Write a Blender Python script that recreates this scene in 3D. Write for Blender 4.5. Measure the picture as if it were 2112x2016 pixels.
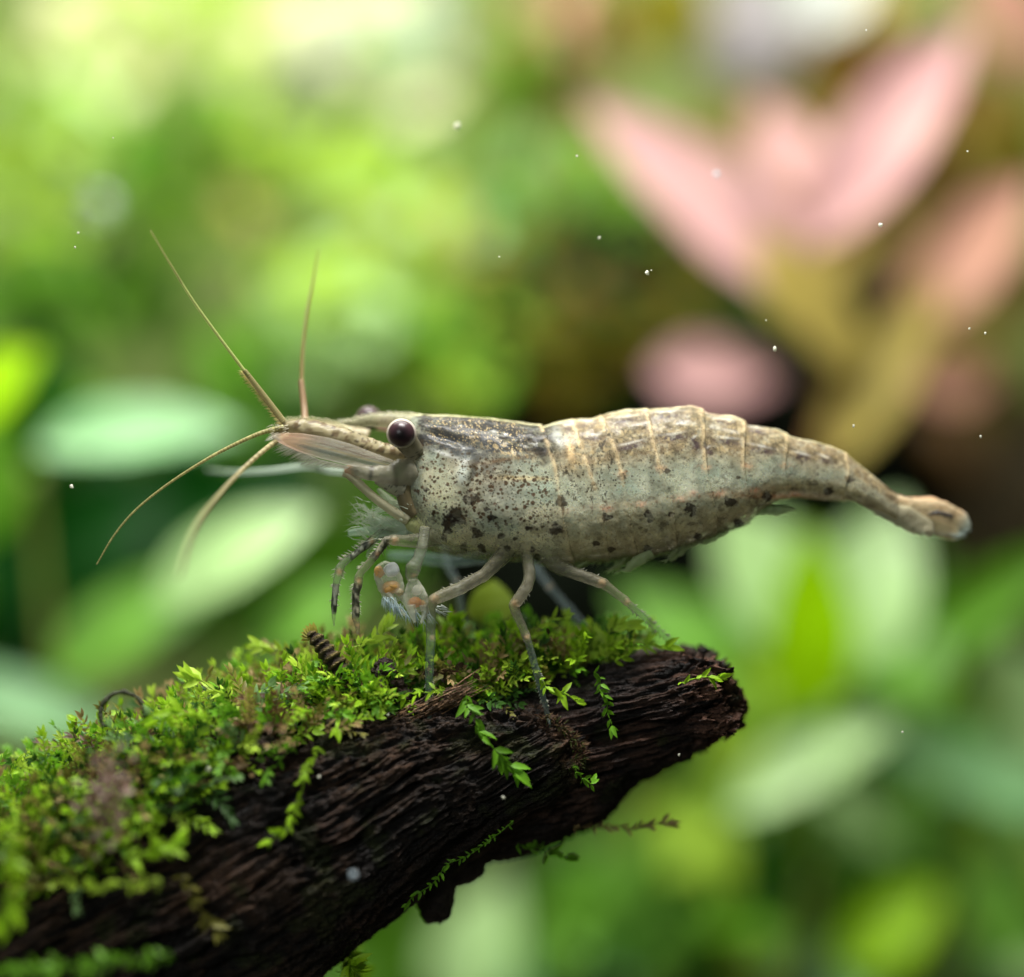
import bpy, math, random
import numpy as np
from mathutils import Vector, Matrix

# ------------------------------------------------------------------ camera, world, lamps
# 1 unit = 2.3 mm (100 pixels of the photograph in the plane of focus)
for o in list(bpy.data.objects): bpy.data.objects.remove(o)
scn = bpy.context.scene
C = scn.collection
D = 60.0
cam_d = bpy.data.cameras.new('camera'); cam = bpy.data.objects.new('camera', cam_d); C.objects.link(cam)
cam.location = (0, -D, 0); cam.rotation_euler = (math.radians(90), 0, 0)
cam_d.sensor_width = 36; cam_d.lens = 36*D/21.12
cam_d.clip_start = 1; cam_d.clip_end = 500
cam_d.dof.use_dof = True; cam_d.dof.focus_distance = D+0.12
cam_d.dof.aperture_fstop = (cam_d.lens/1000)/4.4
scn.camera = cam
scn.render.engine = 'CYCLES'
scn.render.resolution_x = 1024; scn.render.resolution_y = 977
scn.cycles.max_bounces = 10; scn.cycles.transparent_max_bounces = 16
scn.view_settings.view_transform = 'Standard'; scn.view_settings.look = 'None'
scn.view_settings.exposure = 0; scn.view_settings.gamma = 1
w = bpy.data.worlds.new('World'); scn.world = w; w.use_nodes = True
w.node_tree.nodes['Background'].inputs[0].default_value = (0.62, 0.78, 0.62, 1)
w.node_tree.nodes['Background'].inputs[1].default_value = 0.12

def area(name, loc, target, sx, sy, power, col):
    l = bpy.data.lights.new(name, 'AREA'); l.shape = 'RECTANGLE'; l.size = sx; l.size_y = sy
    l.energy = power; l.color = col
    o = bpy.data.objects.new(name, l); C.objects.link(o); o.location = loc
    d = Vector(target)-Vector(loc); o.rotation_euler = d.to_track_quat('-Z', 'Y').to_euler()
    return o
# tank lamp above shrimp, tank lamp above the plants behind, weak fill light added on the camera side
area('tank_lamp', (-1, -6, 27), (1, 2, 0), 15, 7, 27000, (1.0, 0.985, 0.94))
area('rear_tank_lamp', (-7, 22, 48), (-3, 42, 0), 60, 14, 74000, (1.0, 0.98, 0.9))
area('front_fill', (-30, -70, 20), (0, 0, 0), 22, 16, 14500, (0.95, 1.0, 1.0))

# ------------------------------------------------------------------ helpers
rng = np.random.default_rng(7); random.seed(7)
def s2l(c):
    c = np.asarray(c, float)/255.0
    return np.where(c <= 0.04045, c/12.92, ((c+0.055)/1.055)**2.4)
def at(px, py, y=0.0):
    k = (D+y)/D
    return np.array([(px-1056)/100*k, y, (1008-py)/100*k])
def _h(ix, iy, iz, seed):
    n = (ix*374761393 + iy*668265263 + iz*2147483647 + seed*1274126177) & 0xffffffff
    n = ((n ^ (n >> 13))*1274126177) & 0xffffffff
    n = ((n ^ (n >> 16))*2246822519) & 0xffffffff
    return ((n ^ (n >> 15)) & 0xffffff)/float(0xffffff)
def vnoise(p, seed=0):
    p = np.asarray(p, float); i = np.floor(p).astype(np.int64); f = p-i; f = f*f*(3-2*f)
    r = 0
    for dx in (0, 1):
        for dy in (0, 1):
            for dz in (0, 1):
                wgt = (f[:, 0] if dx else 1-f[:, 0])*(f[:, 1] if dy else 1-f[:, 1])*(f[:, 2] if dz else 1-f[:, 2])
                r = r + wgt*_h(i[:, 0]+dx, i[:, 1]+dy, i[:, 2]+dz, seed)
    return r
def fbm(p, oct=4, seed=0, gain=0.5):
    p = np.asarray(p, float); a = 1; s = 0; t = 0
    for k in range(oct):
        s = s + a*vnoise(p*(2.03**k)+k*17.3, seed+k); t += a; a *= gain
    return s/t
def cells(p, seed=0):
    """distance to nearest jittered point and that point's random value"""
    p = np.asarray(p, float); i = np.floor(p).astype(np.int64)
    best = np.full(len(p), 9.0); rid = np.zeros(len(p))
    for dx in (-1, 0, 1):
        for dy in (-1, 0, 1):
            for dz in (-1, 0, 1):
                c = i+np.array([dx, dy, dz])
                q = np.stack([c[:, k]+_h(c[:, 0], c[:, 1], c[:, 2], seed+11*k+3) for k in range(3)], 1)
                d = np.linalg.norm(p-q, axis=1); m = d < best
                best = np.where(m, d, best); rid = np.where(m, _h(c[:, 0], c[:, 1], c[:, 2], seed+77), rid)
    return best, rid
def sstep(a, b, x):
    t = np.clip((x-a)/(b-a), 0, 1); return t*t*(3-2*t)
def mixc(a, b, t):
    t = np.asarray(t)[:, None]; return a*(1-t)+b*t
def curve(xs, pts, sigma=0):
    pts = np.array(pts, float); r = np.interp(xs, pts[:, 0], pts[:, 1])
    if sigma > 0:
        dx = xs[1]-xs[0]; n = int(3*sigma/dx)+1
        k = np.exp(-0.5*(np.arange(-n, n+1)*dx/sigma)**2); k /= k.sum()
        r = np.convolve(np.pad(r, n, mode='reflect', reflect_type='odd'), k, mode='valid')
    return r

def mesh_obj(name, V, F, mat, parent=None, col=None, smooth=True):
    me = bpy.data.meshes.new(name)
    V = np.asarray(V, np.float32)
    if isinstance(F, np.ndarray):
        nf, k = F.shape
        me.vertices.add(len(V)); me.vertices.foreach_set('co', V.ravel())
        me.loops.add(nf*k); me.loops.foreach_set('vertex_index', F.ravel().astype(np.int32))
        me.polygons.add(nf); me.polygons.foreach_set('loop_start', np.arange(0, nf*k, k, dtype=np.int32))
        me.update(calc_edges=True)
    else:
        me.from_pydata(V.tolist(), [], F)
    if smooth: me.polygons.foreach_set('use_smooth', np.ones(len(me.polygons), bool))
    if col is not None:
        a = me.color_attributes.new('Col', 'FLOAT_COLOR', 'POINT')
        c = np.ones((len(V), 4), np.float32); c[:, :col.shape[1]] = col
        a.data.foreach_set('color', c.ravel())
    me.materials.append(mat); me.update()
    o = bpy.data.objects.new(name, me); C.objects.link(o)
    if parent: o.parent = parent
    return o
def empty(name, loc=(0, 0, 0)):
    o = bpy.data.objects.new(name, None); C.objects.link(o); o.location = loc; o.empty_display_size = 0.3
    return o
def tag(o, label=None, cat=None, group=None, kind=None):
    if label: o['label'] = label
    if cat: o['category'] = cat
    if group: o['group'] = group
    if kind: o['kind'] = kind
    return o
def grid_faces(n, m, wrap=True):
    i = np.arange(n-1)[:, None]; j = np.arange(m if wrap else m-1)[None, :]; j2 = (j+1) % m
    return np.stack([i*m+j, i*m+j2, (i+1)*m+j2, (i+1)*m+j], -1).reshape(-1, 4)

class Bag:
    """collects simple solids into one mesh with colours"""
    def __init__(s): s.V = []; s.F = []; s.K = []; s.n = 0
    def add(s, V, F, K):
        s.V.append(V); s.F.extend([tuple(a+s.n for a in f) for f in F]); s.K.append(K); s.n += len(V)
    def build(s, name, mat, parent=None, smooth=True):
        return mesh_obj(name, np.concatenate(s.V), s.F, mat, parent, np.concatenate(s.K), smooth)
    def hair(s, a, b, r, col, bend=None):
        a = np.array(a, float); b = np.array(b, float); d = b-a; L = np.linalg.norm(d)
        if L < 1e-6: return
        d /= L; u = np.cross(d, [0, 1, 0.2]); u /= np.linalg.norm(u)+1e-9; v = np.cross(d, u)
        V = []
        mid = (a+b)/2 + (np.array(bend) if bend is not None else 0)
        for c, rr in ((a, r), (mid, r*0.7)):
            for k in range(3):
                t = k*2.094; V.append(c+rr*(math.cos(t)*u+math.sin(t)*v))
        V.append(b)
        F = [(0, 1, 4, 3), (1, 2, 5, 4), (2, 0, 3, 5), (3, 4, 6), (4, 5, 6), (5, 3, 6)]
        s.add(np.array(V), F, np.tile(np.array(col, float), (7, 1)))

def catmull(P, n):
    P = np.array(P, float); m = len(P)
    if m == 2: return P[0]+(P[1]-P[0])*np.linspace(0, 1, n)[:, None]
    Q = np.vstack([2*P[0]-P[1], P, 2*P[-1]-P[-2]])
    d = np.r_[0, np.cumsum(np.linalg.norm(np.diff(P[:, :3], axis=0), axis=1)+1e-4)]; d /= d[-1]
    out = []
    for t in np.linspace(0, 1, n):
        i = min(np.searchsorted(d, t, side='right')-1, m-2); f = (t-d[i])/(d[i+1]-d[i]); p0, p1, p2, p3 = Q[i:i+4]
        c = 0.5*((2*p1)+(p2-p0)*f+(2*p0-5*p1+4*p2-p3)*f*f+(3*p1-p0-3*p2+p3)*f**3)
        c[3:] = p1[3:]*(1-f)+p2[3:]*f
        out.append(c)
    return np.array(out)
def tube_geo(pts, n=40, m=14, colf=None, wob=0.0, seed=0, smoothpath=True):
    """pts: (px,py,y,r_img[,r_depth]) radii in pixels. returns V,F,K(centres t)"""
    P = []
    for p in pts:
        q = at(p[0], p[1], p[2]); P.append([*q, p[3]/100, (p[4] if len(p) > 4 else p[3])/100])
    if smoothpath: R = catmull(P, n)
    else:
        P = np.array(P); d = np.r_[0, np.cumsum(np.linalg.norm(np.diff(P[:, :3], axis=0), axis=1)+1e-5)]; d /= d[-1]
        t = np.linspace(0, 1, n); R = np.stack([np.interp(t, d, P[:, k]) for k in range(5)], 1)
    c = R[:, :3]; T = np.gradient(c, axis=0); T /= np.linalg.norm(T, axis=1)[:, None]+1e-9
    Y = np.array([0, 1.0, 0]); U = np.cross(T, Y); U /= np.linalg.norm(U, axis=1)[:, None]+1e-9
    W = np.cross(U, T)
    th = np.linspace(0, 2*math.pi, m, endpoint=False)
    V = c[:, None, :] + R[:, 3][:, None, None]*np.cos(th)[None, :, None]*U[:, None, :] + R[:, 4][:, None, None]*np.sin(th)[None, :, None]*W[:, None, :]
    if wob: 
        q = V.reshape(-1, 3); nn = (fbm(q*9, 2, seed)-0.5)*wob
        V = V + (nn.reshape(n, m, 1))*(V-c[:, None, :])/(np.linalg.norm(V-c[:, None, :], axis=2)[:, :, None]+1e-6)
    V = V.reshape(-1, 3)
    F = [tuple(f) for f in grid_faces(n, m)]
    F.append(tuple(range(m))[::-1]); F.append(tuple((n-1)*m+k for k in range(m)))
    t = np.repeat(np.linspace(0, 1, n), m); a = np.tile(th, n)
    return V, F, t, a, c
def tube(name, pts, mat, parent, col, n=40, m=14, **kw):
    V, F, t, a, c = tube_geo(pts, n, m, **kw)
    K = col(V, t, a) if callable(col) else np.tile(np.array(col, float), (len(V), 1))
    return mesh_obj(name, V, F, mat, parent, K)
def uvs(px, py, y, rx, rz, ry, n=24, m=36):
    c = at(px, py, y); ph = np.linspace(0, math.pi, n)[:, None]; th = np.linspace(0, 2*math.pi, m, endpoint=False)[None, :]
    V = np.stack([rx/100*np.sin(ph)*np.cos(th), -ry/100*np.cos(ph)+0*th, rz/100*np.sin(ph)*np.sin(th)], -1).reshape(-1, 3)
    return V+c, grid_faces(n, m), V

# ------------------------------------------------------------------ materials
def newmat(name):
    m = bpy.data.materials.new(name); m.use_nodes = True; nt = m.node_tree
    for n in list(nt.nodes): nt.nodes.remove(n)
    out = nt.nodes.new('ShaderNodeOutputMaterial'); return m, nt, out
def N(nt, t, **kw):
    n = nt.nodes.new(t)
    for k, v in kw.items(): setattr(n, k, v)
    return n
def chitin(name, rough=0.38, sss=0.35, bump=0.15, scale=18, rad=0.25, trans=0.0, spec=0.5):
    m, nt, out = newmat(name); L = nt.links.new
    at_ = N(nt, 'ShaderNodeAttribute', attribute_name='Col')
    b = N(nt, 'ShaderNodeBsdfPrincipled')
    b.inputs['Roughness'].default_value = rough; b.inputs['Subsurface Weight'].default_value = sss
    b.inputs['Subsurface Radius'].default_value = (1, .85, .55); b.inputs['Subsurface Scale'].default_value = rad
    b.inputs['IOR'].default_value = 1.4; b.inputs['Specular IOR Level'].default_value = spec
    tc = N(nt, 'ShaderNodeTexCoord'); no = N(nt, 'ShaderNodeTexNoise'); no.inputs['Scale'].default_value = scale
    no.inputs['Detail'].default_value = 4
    bp = N(nt, 'ShaderNodeBump'); bp.inputs['Strength'].default_value = bump; bp.inputs['Distance'].default_value = 0.05
    L(tc.outputs['Object'], no.inputs['Vector']); L(no.outputs['Fac'], bp.inputs['Height']); L(bp.outputs[0], b.inputs['Normal'])
    L(at_.outputs['Color'], b.inputs['Base Color'])
    src = b.outputs[0]
    if trans:
        tr = N(nt, 'ShaderNodeBsdfTranslucent'); L(at_.outputs['Color'], tr.inputs[0]); mx = N(nt, 'ShaderNodeMixShader'); mx.inputs[0].default_value = trans
        L(b.outputs[0], mx.inputs[1]); L(tr.outputs[0], mx.inputs[2]); src = mx.outputs[0]
    tp = N(nt, 'ShaderNodeBsdfTransparent'); mix = N(nt, 'ShaderNodeMixShader')
    L(at_.outputs['Alpha'], mix.inputs[0]); L(tp.outputs[0], mix.inputs[1]); L(src, mix.inputs[2]); L(mix.outputs[0], out.inputs[0])
    return m
M_body = chitin('shrimp_shell', 0.5, 0.22, 0.22, 14, 0.12, .12, .12)
M_body.node_tree.nodes['Principled BSDF'].inputs['Coat Weight'].default_value = 0.09
M_body.node_tree.nodes['Principled BSDF'].inputs['Coat Roughness'].default_value = 0.1
M_limb = chitin('clear_limb', 0.28, 0.1, 0.3, 25, 0.12, 0.4, .45)
M_moss = chitin('moss_leaf', 0.45, 0.0, 0.2, 20, 0.1, 0.42, 0.35)
def wood_mat():
    m, nt, out = newmat('wet_wood'); L = nt.links.new
    a = N(nt, 'ShaderNodeAttribute', attribute_name='Col'); b = N(nt, 'ShaderNodeBsdfPrincipled')
    tc = N(nt, 'ShaderNodeTexCoord'); mp = N(nt, 'ShaderNodeMapping'); mp.inputs['Rotation'].default_value = (0, math.radians(28), 0); mp.inputs['Scale'].default_value = (0.7, 9, 9)
    no = N(nt, 'ShaderNodeTexNoise'); no.inputs['Scale'].default_value = 2.2; no.inputs['Detail'].default_value = 8
    n2 = N(nt, 'ShaderNodeTexNoise'); n2.inputs['Scale'].default_value = 22; n2.inputs['Detail'].default_value = 5
    L(tc.outputs['Object'], mp.inputs[0]); L(mp.outputs[0], no.inputs['Vector']); L(tc.outputs['Object'], n2.inputs['Vector'])
    ad = N(nt, 'ShaderNodeMath', operation='ADD'); L(no.outputs['Fac'], ad.inputs[0]); L(n2.outputs['Fac'], ad.inputs[1])
    bp = N(nt, 'ShaderNodeBump'); bp.inputs['Strength'].default_value = 0.9; bp.inputs['Distance'].default_value = 0.09
    L(ad.outputs[0], bp.inputs['Height']); L(bp.outputs[0], b.inputs['Normal'])
    rp = N(nt, 'ShaderNodeValToRGB'); rp.color_ramp.elements[0].position = 0.35; rp.color_ramp.elements[0].color = (0.45, 0.42, 0.42, 1)
    rp.color_ramp.elements[1].position = 0.7; rp.color_ramp.elements[1].color = (1.6, 1.5, 1.4, 1)
    L(no.outputs['Fac'], rp.inputs[0]); mu = N(nt, 'ShaderNodeMix', data_type='RGBA', blend_type='MULTIPLY'); mu.inputs[0].default_value = 1
    L(a.outputs['Color'], mu.inputs[6]); L(rp.outputs[0], mu.inputs[7]); L(mu.outputs[2], b.inputs['Base Color'])
    b.inputs['Roughness'].default_value = 0.5; b.inputs['Specular IOR Level'].default_value = 0.22
    L(b.outputs[0], out.inputs[0]); return m
M_wood = wood_mat()
def plain(name, col, rough=0.6, var=0.25, scale=0.6, spec=0.3, transl=0.0, trp=0.0, col2=None):
    m, nt, out = newmat(name); L = nt.links.new
    b = N(nt, 'ShaderNodeBsdfPrincipled'); tc = N(nt, 'ShaderNodeTexCoord'); no = N(nt, 'ShaderNodeTexNoise')
    no.inputs['Scale'].default_value = scale; no.inputs['Detail'].default_value = 5
    rp = N(nt, 'ShaderNodeValToRGB'); c = np.array(col); e = rp.color_ramp.elements
    c2 = np.array(col2) if col2 is not None else c*(1+var)
    e[0].position = 0.35; e[0].color = (*np.clip(c*(1-var), 0, 1), 1); e[1].position = 0.65; e[1].color = (*np.clip(c2, 0, 1), 1)
    L(tc.outputs['Object'], no.inputs['Vector']); L(no.outputs['Fac'], rp.inputs[0]); L(rp.outputs[0], b.inputs['Base Color'])
    b.inputs['Roughness'].default_value = rough; b.inputs['Specular IOR Level'].default_value = spec
    s = b.outputs[0]
    if transl:
        t = N(nt, 'ShaderNodeBsdfTranslucent'); L(rp.outputs[0], t.inputs[0]); mx = N(nt, 'ShaderNodeMixShader'); mx.inputs[0].default_value = transl
        L(s, mx.inputs[1]); L(t.outputs[0], mx.inputs[2]); s = mx.outputs[0]
    if trp:
        t = N(nt, 'ShaderNodeBsdfTransparent'); mx = N(nt, 'ShaderNodeMixShader'); mx.inputs[0].default_value = trp
        L(s, mx.inputs[1]); L(t.outputs[0], mx.inputs[2]); s = mx.outputs[0]
    L(s, out.inputs[0]); return m

exec_parts = []
# ------------------------------------------------------------------ setting: tank floor and rear wall
def sheet(name, x0, x1, y0, y1, z, mat, vertical=False, n=60):
    u = np.linspace(0, 1, n); A, B = np.meshgrid(u, u, indexing='ij')
    if vertical:
        V = np.stack([x0+(x1-x0)*A, np.full_like(A, y0), y1+(z-y1)*B], -1).reshape(-1, 3)
        V[:, 1] += 0.5*fbm(V*0.12, 3, 5)
    else:
        V = np.stack([x0+(x1-x0)*A, y0+(y1-y0)*B, np.full_like(A, z)], -1).reshape(-1, 3)
        V[:, 2] += 1.2*fbm(V*0.15, 4, 6)
    i = np.arange(n-1)[:, None]; j = np.arange(n-1)[None, :]
    F = np.stack([i*n+j, (i+1)*n+j, (i+1)*n+j+1, i*n+j+1], -1).reshape(-1, 4)
    o = mesh_obj(name, V, F, mat); o['kind'] = 'structure'; return o
sheet('substrate', -70, 70, -20, 75, -21, plain('aqua_soil', (0.03, 0.024, 0.015), 0.9, 0.4, 1.5))
sheet('tank_wall', -70, 70, 74, -24, 52, plain('tank_wall', (0.22, 0.30, 0.09), 0.9, 0.3, 0.06, spec=.05), vertical=True)

# ------------------------------------------------------------------ background plants
def leaf_mesh(name, mat, curl=0.25, n=14, m=6, wide=0.5):
    t = np.linspace(0, 1, n); s = np.linspace(-1, 1, m+1); T, S = np.meshgrid(t, s, indexing='ij')
    prof = wide*np.sin(math.pi*np.clip(T, 0, 1)**0.85)**0.75
    prof = np.maximum(prof, 0.02)
    V = np.stack([T, prof*S, -curl*(T-0.15)**2+0.14*np.abs(S)*prof+0.02*np.sin(T*19+S*3)*prof], -1).reshape(-1, 3)
    i = np.arange(n-1)[:, None]; j = np.arange(m)[None, :]; k = m+1
    F = np.stack([i*k+j, (i+1)*k+j, (i+1)*k+j+1, i*k+j+1], -1).reshape(-1, 4)
    me = mesh_obj(name, V, F, mat); d = me.data; bpy.data.objects.remove(me); return d
LM = {}
def leafmat(key, rgb, rough=0.35, transl=0.35, spec=0.35, rgb2=None):
    c = s2l(rgb); LM[key] = leaf_mesh('leaf', plain('leaf_'+key, c, rough, 0.2, 2.5, spec, transl, col2=None if rgb2 is None else s2l(rgb2)))
leafmat('pink', (202, 152, 156), 0.5, spec=.1, rgb2=(212, 168, 164))
leafmat('tan', (164, 148, 76), spec=.15)
leafmat('salmon', (194, 146, 126), spec=.1)
leafmat('olive', (112, 108, 26), spec=.1)
leafmat('brown', (96, 70, 30), spec=.1)
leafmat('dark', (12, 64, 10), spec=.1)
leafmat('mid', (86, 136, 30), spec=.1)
leafmat('lime', (156, 190, 60), spec=.15)
leafmat('acid', (160, 212, 10), spec=.15)
leafmat('pale', (176, 212, 142), 0.3, spec=0.3)
leafmat('mint', (138, 188, 130), 0.3, spec=0.35)
leafmat('cream', (226, 226, 176))
leafmat('silver', (176, 182, 176), 0.25, spec=0.6)
leafmat('grey', (156, 150, 152), 0.3)
leafmat('moss', (112, 146, 50), spec=.1)
leafmat('green', (112, 166, 60), spec=.2)
M_stem = plain('plant_stem', s2l((110, 120, 50)), 0.5, 0.2, 1)
M_rstem = plain('red_stem', s2l((130, 90, 50)), 0.5, 0.2, 1)

def place_leaf(parent, key, b, t, wpx, y, tilt=0.0, dy=0.0):
    """leaf from base pixel b to tip pixel t at depth y, tip dy deeper, blade facing the viewer and tilted up"""
    o = bpy.data.objects.new('leaf', LM[key]); C.objects.link(o)
    B = Vector(at(b[0], b[1], y)); T = Vector(at(t[0], t[1], y+dy)); X = (T-B); L = X.length; X.normalize()
    Z = Vector((0, -1, 0.35+tilt)); Z = (Z-X*Z.dot(X)).normalized(); Y = Z.cross(X)
    k = (D+y)/D; wd = wpx/100*k
    Mx = Matrix((X*L, Y*wd, Z*L*0.8)).transposed().to_4x4(); Mx.translation = B
    o.parent = parent; o.matrix_basis = Matrix.Translation(-Vector(parent.location)) @ Mx
    return o
def stem(parent, pts, y, r, mat):
    P = [(p[0], p[1], y, r) for p in pts]
    V, F, *_ = tube_geo(P, 16, 8); V = V-np.array(parent.location)
    return mesh_obj('stem', V, F, mat, parent)
S = 1.0748   # display pixels of the overview to source pixels
def sp(p): return (p[0]*S, p[1]*S)
def plant(name, label, cat, y, leaves, stems, smat=M_stem, group=None, base=None):
    bp = base or stems[0][0]
    e = empty(name, at(bp[0]*S, bp[1]*S, y)); tag(e, label, cat, group)
    for s in stems: stem(e, [sp(p) for p in s], y+0.8, 14, smat)
    for l in leaves:
        key, b, t, wd = l[:4]; dy = l[4] if len(l) > 4 else random.uniform(-2, 2); ti = l[5] if len(l) > 5 else random.uniform(-.1, .3)
        place_leaf(e, key, sp(b), sp(t), wd*S, y+random.uniform(-.5, .5)+(l[6] if len(l) > 6 else 0), ti, dy)
    return e
# pink-leaved plant, upper right
plant('red_stem_plant', 'pink and tan broad-leaved plant spreading its leaves behind the tail, upper right', 'plant', 25, [
    ('pink', (1600, 610), (1140, 170), 190, 0), ('tan', (1610, 640), (1440, 450), 150, 0, 0, -1), ('tan', (1650, 720), (1470, 440), 120, -1, 0, -1),
    ('pink', (1560, 470), (1850, 30), 185, 0, .3, -1), ('pink', (1590, 420), (1440, 170), 110, 3, -.35, 6),
    ('salmon', (1620, 470), (1540, 300), 100, 0, 0, 3), ('tan', (1590, 900), (1800, 520), 135, 0), ('salmon', (1720, 640), (1985, 330), 165, 0, 0, 1),
    ('pink', (1250, 712), (1500, 716), 125, 0, -.1, 3), ('salmon', (1750, 730), (1920, 720), 120, 0, -.2, 4), ('tan', (1575, 560), (1640, 390), 110)],
    [[(1560, 900), (1600, 700), (1590, 420), (1620, 200)]], M_rstem)
plant('red_stem_plant', 'blurred salmon and grey plant showing only leaf tips along the top right edge', 'plant', 38, [
    ('grey', (1480, -60), (1350, 150), 200, 0), ('silver', (1660, -80), (1500, 60), 150, 0), ('grey', (1500, 20), (1400, 160), 180, 0),
    ('salmon', (1850, -60), (2060, 120), 170, 0), ('brown', (1560, 60), (1700, 180), 150, 0), ('tan', (1760, -30), (1560, 40), 110, 0), ('brown', (1720, 10), (1760, 400), 150, 0),
    ('olive', (1330, -60), (1230, 110), 180, 0), ('olive', (1200, -30), (1300, 60), 130, 0)],
    [[(1900, 600), (1860, 200), (1880, -60)]], M_rstem)

G1 = 'leafy green stems filling the upper left'
def bush(name, label, n, cx, cy, rx, ry, y0, y1, keys, ln, wd, group=None, ang=None, mat=M_stem, cat='plant', seed=0, fine=False):
    fine = fine or group == G1
    r = random.Random(seed+int(cx*3+cy)); y = (y0+y1)/2
    e = empty(name, at(cx*S, (cy+ry)*S, y)); tag(e, label, cat, group)
    for k in range(3):
        x = cx+rx*(k-1)*0.55; stem(e, [sp((x+r.uniform(-20, 20), cy+ry)), sp((x+r.uniform(-40, 40), cy)), sp((x+r.uniform(-60, 60), cy-ry))], y1, 9, mat)
    if fine: n = int(n*2.6); ln *= .62; wd *= .62
    for k in range(n):
        a = r.uniform(0, 2*math.pi) if ang is None else r.gauss(ang, 0.6); q = math.sqrt(r.random()); f = r.uniform(0, 2*math.pi)
        x = cx+rx*q*math.cos(f); z = cy+ry*q*math.sin(f); l = ln*r.uniform(.7, 1.3)
        place_leaf(e, r.choice(keys), sp((x-l/2*math.cos(a), z+l/2*math.sin(a))), sp((x+l/2*math.cos(a), z-l/2*math.sin(a))), wd*S*r.uniform(.8, 1.2), r.uniform(y0, y1), r.uniform(0, .5), r.uniform(-3, 3))
    return e
# upper left: feathery yellow-green stems, light from above
G1 = 'leafy green stems filling the upper left'
bush('stem_plant', 'pale cream and lime stem plant under the lamp at the top left', 30, 330, 60, 260, 130, 42, 52, ['cream', 'lime', 'cream', 'cream', 'lime'], 190, 90, G1)
bush('stem_plant', 'silvery grey-green stem plant at the top edge, left of the brown stems', 22, 690, 120, 170, 150, 42, 52, ['silver', 'silver', 'pale', 'cream'], 200, 100, G1)
bush('stem_plant', 'green stem plant at the far left edge with lime shoot tips', 26, 60, 280, 150, 190, 38, 48, ['lime', 'pale', 'lime', 'moss'], 170, 80, G1)
bush('stem_plant', 'fresh green stem plant just above the longest antenna', 24, 370, 330, 140, 170, 36, 46, ['mid', 'lime', 'mid'], 160, 75, G1)
bush('stem_plant', 'lime and moss green stem plant in the middle above the rostrum', 30, 650, 370, 220, 140, 36, 48, ['lime', 'moss', 'pale', 'lime', 'tan'], 170, 80, G1)
bush('stem_plant', 'olive green stem plant beside the brown stems at the top', 22, 1000, 230, 120, 190, 38, 46, ['moss', 'mid', 'olive', 'pale'], 160, 75, G1)
bush('stem_plant', 'brown-stemmed sparse plant at the top between green and pink leaves', 16, 1080, 80, 140, 110, 40, 50, ['brown', 'tan', 'salmon', 'brown'], 170, 70, G1, mat=M_rstem)
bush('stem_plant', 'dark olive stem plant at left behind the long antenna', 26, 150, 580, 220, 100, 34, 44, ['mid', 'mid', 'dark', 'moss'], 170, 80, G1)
bush('stem_plant', 'bright lime shoot cluster right behind the upright antennule', 26, 640, 590, 130, 120, 32, 40, ['pale', 'lime', 'lime', 'pale'], 170, 90, G1)
bush('stem_plant', 'lime green cluster above the shrimp\'s back', 30, 850, 660, 160, 110, 33, 42, ['lime', 'green', 'lime', 'mid'], 170, 80, G1)
bush('stem_plant', 'green stem plant ending where the dark rock begins', 26, 1000, 500, 110, 110, 36, 45, ['moss', 'mid', 'mint', 'tan'], 160, 75, G1)
bush('stem_plant', 'mid green stem plant behind the head and antennule', 24, 520, 740, 170, 110, 34, 42, ['mid', 'green', 'mid', 'dark'], 170, 80, G1)
bush('stem_plant', 'small green and tan shoots left of the big pink leaf', 16, 1180, 370, 90, 120, 36, 44, ['mid', 'mid', 'tan', 'moss'], 150, 75, G1)
# right-hand brown growth
bush('brown_plant', 'brown-leaved plant filling the right edge behind the pink leaves', 34, 1830, 420, 190, 330, 42, 54, ['brown', 'brown', 'olive', 'tan'], 200, 110, mat=M_rstem)
bush('brown_plant', 'dim olive and brown plant below the pink leaves, right of the tail', 24, 1800, 860, 220, 160, 40, 52, ['olive', 'brown', 'brown'], 200, 100, mat=M_rstem)
bush('brown_plant', 'brown plant seen between the two large pink leaves', 16, 1500, 330, 160, 230, 44, 54, ['brown', 'tan', 'olive'], 200, 110, mat=M_rstem)
# broad leaves left
plant('broad_leaf_plant', 'broad-leaved green plant at left with pale leaf tops below the antennae', 'plant', 21, [
    ('mint', (70, 860), (450, 790), 150, 0, .5), ('pale', (300, 1160), (590, 960), 160, 0, .5), ('green', (90, 1300), (430, 1070), 150, 0, .2, 1),
    ('mint', (-160, 1310), (290, 1410), 130, 0, .5), ('dark', (-40, 1120), (330, 960), 220, 0, -.2, 5), ('dark', (-60, 1010), (200, 1130), 200, 0, -.2, 5),
    ('acid', (-130, 830), (60, 660), 150, 0, .3), ('mid', (-60, 1050), (30, 880), 110, 0, 0, 1), ('green', (500, 1260), (680, 1110), 110, 0, .2, 3), ('dark', (250, 1020), (640, 900), 160, 0, -.3, 6)],
    [[(150, 1600), (100, 1300), (60, 900)]])
bush('broad_leaf_plant', 'dark green leaves behind the broad pale leaves at left', 26, 260, 1080, 420, 230, 38, 48, ['dark', 'dark', 'mid', 'dark'], 220, 120, seed=3)
bush('broad_leaf_plant', 'dark leaves behind the shrimp\'s front legs', 16, 720, 1020, 200, 180, 38, 46, ['mid', 'dark', 'mid', 'green'], 200, 110, seed=4)
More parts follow.
